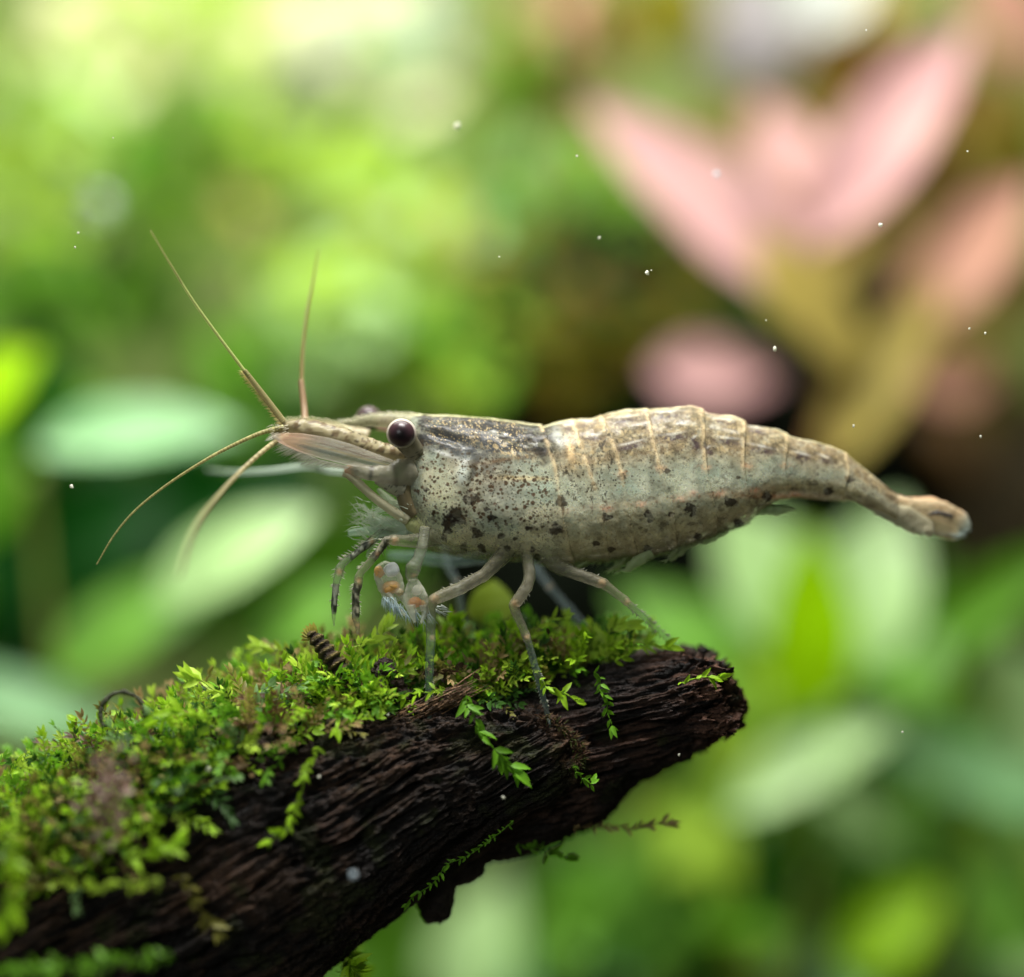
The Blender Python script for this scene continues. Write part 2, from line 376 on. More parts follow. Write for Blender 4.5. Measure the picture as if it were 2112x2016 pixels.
# right lower plants
plant('broad_leaf_plant', 'bright lime rosette of rounded leaves below the tail', 'plant', 25, [
    ('pale', (1560, 1250), (1400, 960), 230, 0, .5), ('acid', (1550, 1380), (1560, 1040), 170, -3, .6), ('pale', (1600, 1300), (1720, 960), 230, 0, .5),
    ('green', (1540, 1390), (1200, 1120), 180, 0, .1, 1), ('mid', (1560, 1480), (1560, 1180), 220, 0, -.3, 1), ('mid', (1640, 1340), (2080, 1020), 130, 0, .1),
    ('pale', (1400, 1560), (1760, 1320), 130, 0, .3), ('lime', (1380, 1500), (1470, 1230), 130, 0, .3), ('green', (1700, 1200), (1800, 1350), 160)],
    [[(1540, 1900), (1560, 1600), (1560, 1300)]])
plant('broad_leaf_plant', 'green plant at the lower right edge with long arching leaves', 'plant', 28, [
    ('mint', (2060, 1560), (1700, 1400), 150, 0, .4), ('pale', (1990, 1480), (1950, 1230), 150, 0, .4), ('mid', (2000, 1480), (1780, 1350), 130, 0, 0, 2),
    ('pale', (1720, 1620), (1500, 1500), 130, 0, .5), ('brown', (1750, 1640), (1520, 1600), 90, 0, -.2, 2), ('green', (1580, 1780), (1760, 1500), 190, 0, .2, 1),
    ('mint', (1560, 1960), (1700, 1760), 160, 0, .4), ('acid', (1620, 1860), (1800, 1700), 150, 0, .3), ('green', (2000, 1900), (1860, 1650), 150, 0, .2), ('pale', (2050, 1880), (1880, 1800), 120, 0, .5)],
    [[(1800, 1950), (1850, 1700), (1880, 1400)]])
plant('broad_leaf_plant', 'green plant under the driftwood tip with soft pale leaves', 'plant', 29, [
    ('green', (1180, 1880), (1330, 1560), 180, 0, .2), ('green', (1400, 1900), (1180, 1600), 220, 0, .1, 1), ('pale', (860, 1960), (960, 1680), 170, 0, .5),
    ('mint', (1010, 1990), (930, 1760), 150, 0, .4), ('green', (1050, 1900), (1130, 1640), 150, 0, .2), ('mint', (1230, 1880), (1130, 1760), 130, 0, .4), ('mid', (1330, 1760), (1600, 1600), 150, 0, 0, 1),
    ('lime', (1230, 1700), (1420, 1480), 150, 0, .2)],
    [[(1200, 2050), (1220, 1800), (1200, 1500)]])
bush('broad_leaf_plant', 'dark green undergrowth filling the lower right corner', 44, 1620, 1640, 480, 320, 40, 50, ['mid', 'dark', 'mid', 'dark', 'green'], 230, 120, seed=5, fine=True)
bush('broad_leaf_plant', 'green undergrowth below the driftwood', 26, 950, 1800, 320, 220, 40, 50, ['mid', 'dark', 'green'], 220, 120, seed=6)
bush('stem_plant', 'dim olive and dark green shoots around the left edge of the black rock', 20, 1120, 650, 130, 150, 30, 36, ['dark', 'dark', 'brown', 'olive'], 170, 80, seed=8, fine=True)
bush('stem_plant', 'thin dark green and brown shoots in front of the black rock', 12, 1330, 600, 220, 120, 30, 34, ['dark', 'brown', 'dark', 'olive'], 170, 80, seed=9, fine=True)
bush('stem_plant', 'dark green shoots between the pale leaves at the left edge', 24, 60, 960, 160, 240, 30, 36, ['dark', 'dark', 'mid'], 200, 100, seed=10)
bush('stem_plant', 'small pale and lime leaves to the right of the driftwood tip', 26, 1560, 1430, 230, 170, 25, 31, ['pale', 'green', 'lime', 'mid', 'mid'], 150, 62, seed=21)
bush('stem_plant', 'small leafy green shoots low in the right half, under the driftwood tip', 26, 1330, 1730, 260, 140, 25, 31, ['green', 'mid', 'lime', 'mid', 'dark'], 150, 62, seed=22)
bush('stem_plant', 'mid green shoots under the tail behind the lime rosette', 30, 1740, 1230, 240, 170, 34, 40, ['mid', 'dark', 'green', 'olive'], 190, 90, seed=12)
bush('stem_plant', 'mixed bright green shoots at the lower right behind the arching leaves', 40, 1650, 1700, 400, 230, 30, 38, ['mid', 'green', 'lime', 'dark', 'mint'], 220, 90, seed=13, fine=True)
# dark rock
def rock(name, label, px, py, y, rx, ry, rz, seed, mat):
    n, m = 60, 90
    ph = np.linspace(0, math.pi, n)[:, None]; th = np.linspace(0, 2*math.pi, m, endpoint=False)[None, :]
    V = np.stack([np.sin(ph)*np.cos(th), np.sin(ph)*np.sin(th), np.cos(ph)+0*th], -1).reshape(-1, 3)
    V = np.sign(V)*np.abs(V)**0.8
    r = 1+0.5*(fbm(V*1.6+seed, 4, seed)-.5)+0.15*(fbm(V*6+seed, 3, seed)-.5)
    V = V*r[:, None]*np.array([rx, ry, rz])
    e = mesh_obj(name, V, grid_faces(n, m), mat); e.location = at(px*S, py*S, y); tag(e, label, 'rock'); return e
M_rock = plain('dark_rock', (0.006, 0.008, 0.005), 0.95, 0.4, 0.6, spec=.02)
rock('rock', 'large black rock behind the middle of the shrimp\'s body', 1290, 880, 40, 8.5, 5, 8.6, 3, M_rock)
rock('rock', 'dark brown rock behind the tail at the right edge', 1940, 1130, 46, 7.5, 5, 7, 9, plain('brown_rock', (0.03, 0.024, 0.013), 0.95, 0.4, 0.6, spec=.03))

# ------------------------------------------------------------------ driftwood
def log_part(name, parent, ang, top, bot, yc, dep, n, m, amp, rough_end, seed, s_end_r=60, crest=(0.16, 0.09, 0.05)):
    ca, sa = math.cos(math.radians(ang)), math.sin(math.radians(ang))
    def rot(p): x, y = (p[0]*S-1056)/100, (1008-p[1]*S)/100; return (x*ca+y*sa, -x*sa+y*ca)
    T = np.array(sorted(rot(p) for p in top)); B = np.array(sorted(rot(p) for p in bot))
    s0 = max(T[0, 0], B[0, 0]); s1 = max(T[-1, 0], B[-1, 0])
    s = np.linspace(s0, s1, n)
    tt = curve(s, T, 0.12); tb = curve(s, B, 0.12)
    e = np.clip((s-(s1-s_end_r/100))/(s_end_r/100), 0, 1); sc = np.sqrt(np.maximum(1-e**2.6, 0.0))*0.999+0.001
    sn = np.clip(1-(s-s0)/0.4, 0, 1); sc = sc*np.sqrt(np.maximum(1-sn**2, 0))+0.001
    mid = (tt+tb)/2; hh = (tt-tb)/2*sc; ys = np.interp(s, *zip(*yc)); ds = np.interp(s, *zip(*dep))*sc
    q = np.linspace(0, 1, m, endpoint=False); th = 2*math.pi*q + 0.72*np.sin(2*math.pi*q)   # theta=pi faces the viewer
    cx = np.cos(th); sx = np.sin(th)
    yy = ys[:, None]+ds[:, None]*np.sign(cx)*np.abs(cx)**0.85; t = mid[:, None]+hh[:, None]*np.sign(sx)*np.abs(sx)**0.85
    R = np.stack([np.repeat(s, m), yy.ravel(), t.ravel()], 1)
    nrm = np.stack([np.repeat(e**2*0.9, m), np.tile(cx, n), np.tile(sx, n)], 1); nrm /= np.linalg.norm(nrm, axis=1)[:, None]
    big = fbm(R*np.array([0.5, 0.9, 0.9]), 3, seed)-0.5
    wv = R+0.35*(fbm(R*1.3, 2, seed+5)[:, None]-0.5)
    wv = R+0.22*(fbm(R*0.9, 2, seed+5)[:, None]-0.5)
    g = fbm(wv*np.array([0.36, 6.5, 6.5]), 4, seed+9, 0.6); rid = 1-np.abs(2*g-1); rid = rid**1.5
    g2 = fbm(wv*np.array([1.0, 19, 19]), 3, seed+19); gaps = sstep(0.55, 0.66, fbm(wv*np.array([0.3, 4.2, 4.2]), 3, seed+29))
    iso = fbm(R*5, 4, seed+39)-0.5
    ee = np.repeat(sstep(s1-rough_end, s1-0.1, s), m)
    disp = 0.5*amp*big*2.2+amp*(rid-0.6)*1.25*(1-0.5*ee)+0.075*(g2-0.5)*2-0.2*gaps*(1-ee)+iso*(0.10+0.85*ee)+.3*ee*(fbm(R*11, 3, seed+97)-.5)+.22*ee*(fbm(R*2.2, 2, seed+95)-.5)
    disp *= np.repeat(np.clip(sc*3, 0, 1), m)
    R = R+nrm*disp[:, None]
    R[:, 0] += ee*(fbm(R*np.array([0.1, 5.5, 5.5]), 3, seed+49)-0.5)*0.9
    V = np.stack([R[:, 0]*ca-R[:, 2]*sa, R[:, 1], R[:, 0]*sa+R[:, 2]*ca], 1)
    k = (D+V[:, 1])/D; V[:, 0] *= k; V[:, 2] *= k
    hgt = sstep(0.62, 0.95, rid)*0.6+sstep(0.5, 0.8, g2)*0.4
    red = sstep(0.5, 0.68, fbm(R*0.9, 3, seed+59))
    base = np.tile(np.array([0.0055, 0.0045, 0.0042]), (len(V), 1)); pz = sstep(.42, .62, fbm(R*.55+4, 3, seed+90))
    base = mixc(base, np.array([0.065, 0.036, 0.025]), red*0.8*hgt); base = mixc(base, np.array(crest), hgt*np.maximum(0.06+.28*pz, ee*0.95))
    base = mixc(base, np.array([0.025, 0.035, 0.008]), sstep(0.55, 0.72, fbm(R*1.7+9, 3, seed+69))*0.55)
    o = mesh_obj(name, V, grid_faces(n, m), M_wood, parent, base)
    return V, o
def normals_of(V, n, m):
    G = V.reshape(n, m, 3); a = np.roll(G, -4, 1)-np.roll(G, 4, 1); b = np.gradient(G, axis=0)
    nr = np.cross(a, b); nr /= np.linalg.norm(nr, axis=2)[:, :, None]+1e-9
    c = G.mean(1, keepdims=True); sg = np.sign((nr*(G-c)).sum(2)); return (nr*sg[:, :, None]).reshape(-1, 3)
wood = empty('driftwood', at(900, 1650, 1)); tag(wood, 'dark waterlogged driftwood branch, mossy on top, that the shrimp stands on', 'driftwood')
wood.location = (0, 0, 0)
NA, MA = 720, 420
VA, oa = log_part('trunk', wood, 28,
    [(-260, 1640), (-60, 1570), (60, 1520), (200, 1460), (400, 1395), (560, 1350), (700, 1325), (850, 1338), (960, 1350), (1040, 1352), (1095, 1385), (1122, 1440)],
    [(-700, 2900), (200, 2160), (450, 1985), (560, 1915), (640, 1850), (720, 1780), (800, 1722), (880, 1660), (970, 1602), (1060, 1548), (1112, 1500), (1126, 1470)],
    [(-13, 0.6), (-8, 0.8), (-4, 1.3), (-1, 1.4), (3, 1.2)], [(-13, 2.4), (-8, 2.1), (-4, 1.7), (-1, 1.35), (3, 1.1)], NA, MA, 0.16, 0.9, 3, 70)
NB, MB_ = 520, 330
VB, ob = log_part('branch', wood, 14,
    [(200, 1460), (450, 1345), (650, 1290), (850, 1268), (1000, 1275), (1150, 1272), (1250, 1252), (1320, 1245), (1370, 1262), (1400, 1295), (1416, 1340)],
    [(100, 1900), (600, 1790), (760, 1700), (900, 1655), (1000, 1640), (1100, 1600), (1165, 1570), (1210, 1505), (1260, 1478), (1330, 1445), (1385, 1412), (1412, 1375)],
    [(-9, 1.8), (0, 2.1), (2, 1.8), (4, 1.4), (6, 1.2)], [(-9, 1.2), (0, 1.5), (3, 1.3), (6, 1.0)], NB, MB_, 0.15, 1.7, 23, 55, (0.22, 0.115, 0.08))
DM = np.full((400, 400), 99.0)
for V_ in (VA, VB):
    u_ = V_[:, 0]*D/(D+V_[:, 1])*100+1056; v_ = 1008-V_[:, 2]*D/(D+V_[:, 1])*100
    ok_ = (u_ > -50) & (u_ < 2200) & (v_ > -50) & (v_ < 2300); iu = ((u_+100)/6).astype(int)[ok_]; iv = ((v_+100)/6).astype(int)[ok_]
    np.minimum.at(DM, (np.clip(iu, 0, 399), np.clip(iv, 0, 399)), V_[ok_, 1])
def surf(px, py, w=1):
    i = int((px+100)/6); j = int((py+100)/6); return DM[max(0, i-w):i+w+1, max(0, j-w):j+w+1].min()
def lump(name, parent, c, r, seed, mat, col, amp=0.5, n=40, m=50):
    ph = np.linspace(0, math.pi, n)[:, None]; th = np.linspace(0, 2*math.pi, m, endpoint=False)[None, :]
    V = np.stack([np.sin(ph)*np.cos(th), np.sin(ph)*np.sin(th), np.cos(ph)+0*th], -1).reshape(-1, 3)
    k = 1+amp*(fbm(V*2+seed, 4, seed)-.5)*2
    V = V*k[:, None]*np.array(r)+c; kk = fbm(V*4, 3, seed+2)[:, None]
    K = np.array(col)*(0.5+kk)
    return mesh_obj(name, V, grid_faces(n, m), mat, parent, K)
lump('snag', wood, at(836*S, 1690*S, 1.6), (0.50, 0.55, 0.92), 5, M_wood, (0.02, 0.015, 0.012), 0.3)
lump('snag', wood, at(880*S, 1660*S, 1.8), (0.55, 0.5, 0.45), 6, M_wood, (0.02, 0.015, 0.012), 0.35)

# pale torn fibres on the upper wood
fb = Bag(); r_ = random.Random(4)
for k in range(230):
    u = r_.random(); x = 640+u*240+r_.uniform(-20, 20); z = 1446-u*118+r_.uniform(-10, 20)
    l = r_.uniform(25, 75); a = math.radians(28+r_.uniform(-8, 10)); y = 0.05+r_.uniform(-0.12, 0.15)-0.25*(1-u)
    c = np.array([0.16, 0.095, 0.05])*r_.uniform(.4, 1.5)
    fb.hair(at(x*S, z*S, y), at((x+l*math.cos(a))*S, (z-l*math.sin(a))*S, y+r_.uniform(-.05, .15)), r_.uniform(.012, .03), [*c, 1], (0, 0, r_.uniform(-.03, .03)))
for k in range(260):
    f = r_.random(); x = 1040+75*math.sin(f*2.2)+r_.uniform(-18, 8); z = 1370+110*f
    a = r_.uniform(-1.6, 1.2); l = r_.uniform(6, 20)
    c = np.array(r_.choice([(0.15, 0.1, 0.04), (0.10, 0.14, 0.03), (0.1, 0.05, 0.03)]))*r_.uniform(.4, 1.3)
    fb.hair(at(x*S, z*S, 0.1+0.3*f*0), at((x+l*math.cos(a))*S, (z-l*math.sin(a))*S, r_.uniform(-.2, .2)), r_.uniform(.008, .018), [*c, 1])
tag(fb.build('fibre', M_wood, wood), kind='stuff')

# ------------------------------------------------------------------ moss
def leaf_geo(L, W, curl):
    t = np.array([0, .3, .3, .3, .68, .68, .68, 1.0]); s = np.array([0, -1, 0, 1, -.78, 0, .78, 0])
    V = np.stack([t*L, s*W/2, np.abs(s)*W*0.18-curl*L*t*t], 1)
    F = [(0, 1, 2), (0, 2, 3), (1, 4, 5, 2), (2, 5, 6, 3), (4, 7, 5), (5, 7, 6)]
    return V, F
def frame(X, up):
    X = X/np.linalg.norm(X); Z = up-X*np.dot(X, up); Z /= np.linalg.norm(Z)+1e-9; return X, np.cross(Z, X), Z
def frond_layout(p0, d0, L, r, ll, droop, step=0.075, side=0.9):
    d = np.array(d0, float); d /= np.linalg.norm(d); n = max(4, int(L/step)); P = [np.array(p0, float)]
    w = np.array([r.uniform(-1, 1), r.uniform(-1, 1), r.uniform(-1, 1)])*0.5
    leaves = []
    up0 = np.array([r.uniform(-.5, .5), -0.9+r.uniform(-.5, .5), 0.55+r.uniform(-.4, .4)])
    for k in range(n):
        t = k/n; d = d+np.array([0, 0, -droop*step])+w*step*0.6; d /= np.linalg.norm(d)
        P.append(P[-1]+d*L/n)
        X, Y, Z = frame(d, up0); sgn = 1 if k % 2 else -1
        ang = side*(1-0.45*t)+r.uniform(-.2, .2)
        ld = X*math.cos(ang)+Y*sgn*math.sin(ang)+Z*r.uniform(-.1, .35)
        sz = ll*(0.65+0.35*math.sin(math.pi*min(1, t*1.1+.15)))*r.uniform(.75, 1.15)
        leaves.append((P[-1], ld, Z+np.array([r.uniform(-.3, .3)]*3), sz, t))
    for a in (-.3, 0.25): 
        X, Y, Z = frame(d, up0); leaves.append((P[-1], X*math.cos(a)+Y*math.sin(a)+Z*.1, Z, ll*0.9, 1.0))
    return np.array(P), leaves
def add_frond(bag, p0, d0, L, r, ll, col, droop=0.3, stemc=None, step=0.075, wr=0.42):
    P, leaves = frond_layout(p0, d0, L, r, ll, droop, step)
    col = np.array(col)
    for a, b in zip(P[:-1:2], P[2::2]): bag.hair(a, b+(b-a)*.3, 0.016, [*(col*0.8 if stemc is None else stemc), 1])
    for p, d, up, sz, t in leaves:
        V, F = leaf_geo(sz, sz*wr*r.uniform(.85, 1.2), r.uniform(-.05, .35)); X, Y, Z = frame(d, up)
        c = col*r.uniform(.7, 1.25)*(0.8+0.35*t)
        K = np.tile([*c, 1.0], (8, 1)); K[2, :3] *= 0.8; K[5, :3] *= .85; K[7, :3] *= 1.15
        bag.add(V @ np.array([X, Y, Z])+p, F, K)
PAL = {'bright': (0.30, 0.52, 0.02), 'yellow': (0.40, 0.58, 0.05), 'green': (0.13, 0.32, 0.015), 'deep': (0.035, 0.10, 0.012), 'olive': (0.20, 0.19, 0.035), 'tan': (0.36, 0.26, 0.11), 'brown': (0.10, 0.055, 0.025), 'mint': (0.20, 0.34, 0.12)}
lower = np.array([(-50, 1740), (60, 1735), (180, 1700), (330, 1590), (400, 1510), (470, 1480), (560, 1440), (650, 1415), (740, 1340), (850, 1330), (930, 1350), (1000, 1330), (1100, 1290), (1180, 1280), (1250, 1262), (1300, 1240), (1330, 1200)])*S
def sample(V, n, m, count, seed, extra=None):
    nr = normals_of(V, n, m); u = V[:, 0]*D/(D+V[:, 1])*100+1056; v = 1008-V[:, 2]*D/(D+V[:, 1])*100
    low = np.interp(u, lower[:, 0], lower[:, 1]); patch = fbm(V*1.1+31, 3, 77)
    w_ = (v < low+40*(patch-.55)) & (u > -60) & (v < 2080) & (nr[:, 1] < 0.6)
    dens = w_*np.clip(nr[:, 2]+0.75, 0, 1)*sstep(0.34, 0.5, patch+0.12*(u < 700))
    if extra is not None: dens = dens*extra(u, v)
    G = V.reshape(n, m, 3); ar = np.linalg.norm(np.roll(G, -1, 1)-G, axis=2).ravel()
    p = dens*ar; p = p/p.sum(); rg = np.random.default_rng(seed)
    idx = rg.choice(len(V), count, p=p); return V[idx], nr[idx], u[idx], v[idx]
def carpet(name, label, sets, seed):
    bag = Bag(); r = random.Random(seed)
    for (V, n, m, count, ex) in sets:
        P, NR, U, VV = sample(V, n, m, count, seed, ex)
        for p, nr, u, v in zip(P, NR, U, VV):
            g = fbm(p[None]*0.9, 2, 5)[0]
            left = u < 560
            keys = ['bright', 'yellow', 'green', 'deep', 'olive', 'green'] if g < .5 else ['green', 'bright', 'deep', 'olive', 'tan', 'yellow']
            if 500 < u < 760 and v < 1580: keys = ['tan', 'olive', 'brown', 'green', 'tan', 'bright']
            if 190 < u < 270: keys = ['brown', 'olive', 'tan', 'bright']
            if u > 900: keys = ['green', 'olive', 'bright', 'deep', 'yellow', 'tan']
            key = r.choice(keys)
            d = nr*0.8+np.array([r.uniform(-1, 1), r.uniform(-.8, .4), r.uniform(-.2, 1.1)])
            Lf = r.uniform(.35, 1.0)*(1.3 if left else 1.05)
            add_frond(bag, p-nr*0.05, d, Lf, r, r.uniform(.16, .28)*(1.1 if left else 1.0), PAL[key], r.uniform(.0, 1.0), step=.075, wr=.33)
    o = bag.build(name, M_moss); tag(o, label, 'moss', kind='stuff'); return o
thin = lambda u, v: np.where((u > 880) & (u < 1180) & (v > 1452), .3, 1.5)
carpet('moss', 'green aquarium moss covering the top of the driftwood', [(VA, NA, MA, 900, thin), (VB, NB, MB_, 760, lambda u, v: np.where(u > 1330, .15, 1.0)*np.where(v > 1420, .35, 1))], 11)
def tuft():
    bag = Bag(); r = random.Random(77)
    for (V, n, m, cnt, u0, u1, vmax, sd) in ((VA, NA, MA, 390, 640, 1180, 1468, 5), (VB, NB, MB_, 120, 1000, 1275, 1400, 6), (VA, NA, MA, 170, 20, 640, 2000, 7)):
        P, NR, U, VV = sample(V, n, m, cnt, sd, lambda u, v: 1.0*((u > u0) & (u < u1) & (v < vmax)))
        for p, nr, u in zip(P, NR, U):
            d = np.array([r.gauss(0, .55), r.uniform(-.9, .1), r.uniform(.1, 1.1)]); key = r.choice(['bright', 'green', 'bright', 'yellow', 'green', 'deep'] if u > 600 else ['bright', 'bright', 'mint', 'green', 'deep'])
            add_frond(bag, p, d, r.uniform(.5, 1.15), r, r.uniform(.22, .34), PAL[key], r.uniform(.2, 1.4), step=.085, wr=.34)
    tag(bag.build('tall_moss', M_moss), 'taller leafy moss shoots standing out of the carpet around the shrimp\'s feet', 'moss', kind='stuff')
tuft()
# fine dead litter lying in the moss
lit = Bag(); r_ = random.Random(9)
P, NR, U, VV = sample(VA, NA, MA, 420, 5, thin)
for p, nr in zip(P, NR):
    d = np.array([r_.uniform(-1, 1), r_.uniform(-1, .3), r_.uniform(-.2, .6)]); q = p+nr*r_.uniform(.0, .25)
    lit.hair(q, q+d*r_.uniform(.1, .35), r_.uniform(.012, .035), [*(np.array(r_.choice([(.12, .07, .035), (.25, .17, .09), (.05, .03, .015), (.3, .25, .15)]))), 1], np.array([r_.uniform(-.08, .08)]*3))
tag(lit.build('moss_litter', M_moss), 'brown bits of dead moss and litter caught in the living moss', 'litter', kind='stuff')

# single sprigs that stand out
LEAFM = {}
def sprig(label, pts, y, ll, key, seed, step=0.09, side=0.85, nm='moss_sprig', droop=0, group='moss sprigs that stand clear of the carpet', wr=0.36):
    r = random.Random(seed); P = []
    for p in pts:
        d_ = surf(p[0]*S, p[1]*S, 2); P.append(at(p[0]*S, p[1]*S, min(y, d_-0.16) if d_ < 50 and abs(d_-y) < 4 else y))
    e = empty(nm, P[0]); tag(e, label, 'moss', group); col = np.array(PAL[key])
    Q = catmull([[*p] for p in P], 60); Ls = np.linalg.norm(np.diff(Q, axis=0), axis=1).sum(); n = max(5, int(Ls/step))
    Q = catmull([[*p] for p in P], n+1); wob_ = np.linspace(0, 1, n+1)[:, None]*np.array([9, 7, 11.])+seed; Q = Q+(np.sin(wob_*1.7)-np.sin(wob_[:1]*1.7))*.035
    b = Bag()
    for a, c in zip(Q[:-1], Q[1:]): b.hair(a-P[0], c-P[0]+(c-a)*.4, 0.02, [*(col*.9), 1])
    b.build('stem', M_moss, e)
    if (key, wr) not in LEAFM:
        V, F = leaf_geo(1, wr, .3); ar = []
        for f in (0.75, 1.0, 1.3):
            K = np.tile([*(col*f), 1.0], (8, 1)); K[2, :3] *= .75
            o = mesh_obj('leaf', V, F, M_moss, None, K); ar.append(o.data); bpy.data.objects.remove(o)
        LEAFM[(key, wr)] = ar
    up0 = np.array([r.uniform(-.3, .3), -1, .3])
    for k in range(n+1):
        d = Q[min(k+1, n)]-Q[max(k-1, 0)]; X, Y, Z = frame(d, up0); t = k/n
        for sg in ((-1, 1) if k < n else (-1, 0, 1)):
            if r.random() < .33 and 0 < k < n: continue
            ang = side*(1-.35*t)+r.uniform(-.6, .5) if k < n else .4
            ld = X*math.cos(ang)+Y*sg*math.sin(ang)+Z*r.uniform(-.3, .5); sz = ll*r.uniform(.65, 1.3)*(.8+.4*t)
            x, yy, z = frame(ld, Z+np.array([r.uniform(-.8, .8), r.uniform(-.3, .3), r.uniform(-.7, .7)]))
            o = bpy.data.objects.new('leaf', LEAFM[(key, wr)][min(2, int(r.random()*2+t*1.2))]); C.objects.link(o); o.parent = e
            M = Matrix((Vector(x)*sz, Vector(yy)*sz, Vector(z)*sz)).transposed().to_4x4(); M.translation = Vector(Q[k]-P[0]); o.matrix_basis = M
    return e
SP = [
 ('long bright sprig hanging down the dark wood face with a pointed tip', [(612, 1435), (590, 1480), (575, 1530), (560, 1570), (528, 1612)], -.2, .22, 'bright'),
 ('broad bright green sprig hanging down the wood between the two front legs', [(895, 1335), (905, 1375), (930, 1420), (960, 1455), (985, 1478)], -.1, .34, 'green'),
 ('thin sprig trailing down the gap beside the second wood limb', [(1140, 1290), (1150, 1325), (1162, 1360), (1168, 1392)], .25, .2, 'green'),
 ('green sprig with curled pale tips right of the second standing leg', [(1035, 1305), (1060, 1320), (1085, 1330), (1110, 1345)], -.1, .27, 'bright'),
 ('sprig of two pale leaves above the moss at the left of the clear water gap', [(610, 1262), (580, 1250), (545, 1248), (505, 1240)], 1.2, .27, 'yellow'),
 ('upright bright rosette on the far limb, left of the hindmost leg', [(1160, 1262), (1163, 1235), (1170, 1212), (1195, 1200)], 1.0, .32, 'yellow'),
 ('pale green sprig leaning right toward the tip of the far limb', [(1180, 1270), (1210, 1255), (1240, 1240), (1270, 1240)], 1.0, .28, 'bright'),
 ('thin sprig lying along the bottom edge of the picture at left', [(330, 1835), (240, 1838), (150, 1850), (70, 1855), (25, 1862)], -3.8, .3, 'green'),
 ('hairy dark green sprig along the lower edge of the front limb', [(985, 1575), (930, 1620), (870, 1655), (830, 1690), (785, 1735)], -.1, .14, 'green'),
 ('orange-brown ragged frond pointing right below the far limb', [(1100, 1592), (1150, 1590), (1205, 1594), (1245, 1590), (1275, 1580)], 1.6, .2, 'tan'),
 ('dark leafy sprig hanging under the wood, left of the orange-brown frond', [(990, 1625), (1020, 1628), (1050, 1635), (1085, 1645)], 1.5, .27, 'green'),
 ('tiny green sprig poking out at the lower corner of the broken end', [(1105, 1470), (1120, 1490), (1142, 1502)], -.05, .18, 'green'),
 ('small bright sprig left of the nearest front leg foot', [(850, 1325), (825, 1328), (800, 1330), (780, 1335)], -.25, .2, 'bright'),
 ('bright sprig clump on the wood below the brown litter', [(560, 1425), (545, 1450), (520, 1475), (505, 1490)], -.6, .22, 'green'),
 ('bright sprig at left of the bare wood pointing right', [(240, 1645), (270, 1640), (300, 1630), (335, 1625)], -2.5, .34, 'bright'),
 ('yellowish sprig lying flat on the wood near the lower left', [(310, 1690), (270, 1692), (230, 1695), (190, 1700)], -3.0, .28, 'yellow'),
 ('drooping stalked sprig on the bare wood at lower left', [(350, 1680), (365, 1720), (390, 1760), (410, 1790)], -2.0, .26, 'olive'),
 ('bright arching sprig at the top of the left moss', [(460, 1390), (440, 1350), (400, 1320), (365, 1300)], -.2, .34, 'yellow'),
 ('second bright arching sprig at the top of the left moss', [(420, 1400), (380, 1370), (340, 1365), (300, 1380)], -.9, .34, 'bright'),
 ('short bright leaf tuft lying on the tip of the far limb', [(1310, 1310), (1345, 1300), (1385, 1300)], .35, .26, 'bright'),
 ('blurred yellow-green sprig hanging below the wood at the bottom', [(640, 1800), (660, 1830), (670, 1860), (690, 1890)], 4.5, .42, 'bright'),
 ('green sprig hanging at the far left edge', [(10, 1600), (30, 1660), (20, 1710), (10, 1750)], -3.9, .42, 'bright'),
 ('yellow-green tuft under the orange-tipped small front leg', [(650, 1260), (685, 1240), (720, 1225), (745, 1205)], .6, .3, 'yellow'),
 ('green tuft between the front legs under the claws', [(800, 1270), (830, 1240), (850, 1215), (870, 1195)], 1.2, .3, 'bright'),
 ('small bright sprig on the wood left of the dark stub', [(710, 1330), (690, 1350), (660, 1375), (640, 1395)], -.35, .24, 'bright'),
 ('straw-coloured sprig pointing right under the belly', [(1010, 1230), (1040, 1200), (1065, 1188), (1088, 1182)], .9, .22, 'yellow'),
]
for i, (lab, pts, y, ll, key) in enumerate(SP): sprig(lab, pts, y, ll, key, i+1)
# blurred round leaf behind the second leg
e = empty('round_leaf', at(945*S, 1190*S, 3)); tag(e, 'soft olive rounded leaf standing in the moss behind the legs', 'leaf')
mm = leaf_mesh('blade', M_moss, 0.1, wide=.5); 
for (b, t, wd, c) in (((940, 1205), (948, 1112), 95, (0.14, 0.2, 0.015)), ((925, 1200), (925, 1140), 60, (0.2, 0.26, 0.02))):
    q = bpy.data.objects.new('blade', mm.copy()); C.objects.link(q); a = q.data.color_attributes.new('Col', 'FLOAT_COLOR', 'POINT')
    a.data.foreach_set('color', np.tile([*c, 1], (len(q.data.vertices), 1)).astype(np.float32).ravel())
    B = Vector(at(b[0]*S, b[1]*S, 3)); T = Vector(at(t[0]*S, t[1]*S, 3.2)); X = T-B; L_ = X.length; X.normalize(); Z = Vector((0.2, -1, .3)); Z = (Z-X*Z.dot(X)).normalized(); Y = Z.cross(X)
    M = Matrix((X*L_, Y*wd*S/100, Z*L_)).transposed().to_4x4(); M.translation = B-e.location; q.parent = e; q.matrix_basis = M
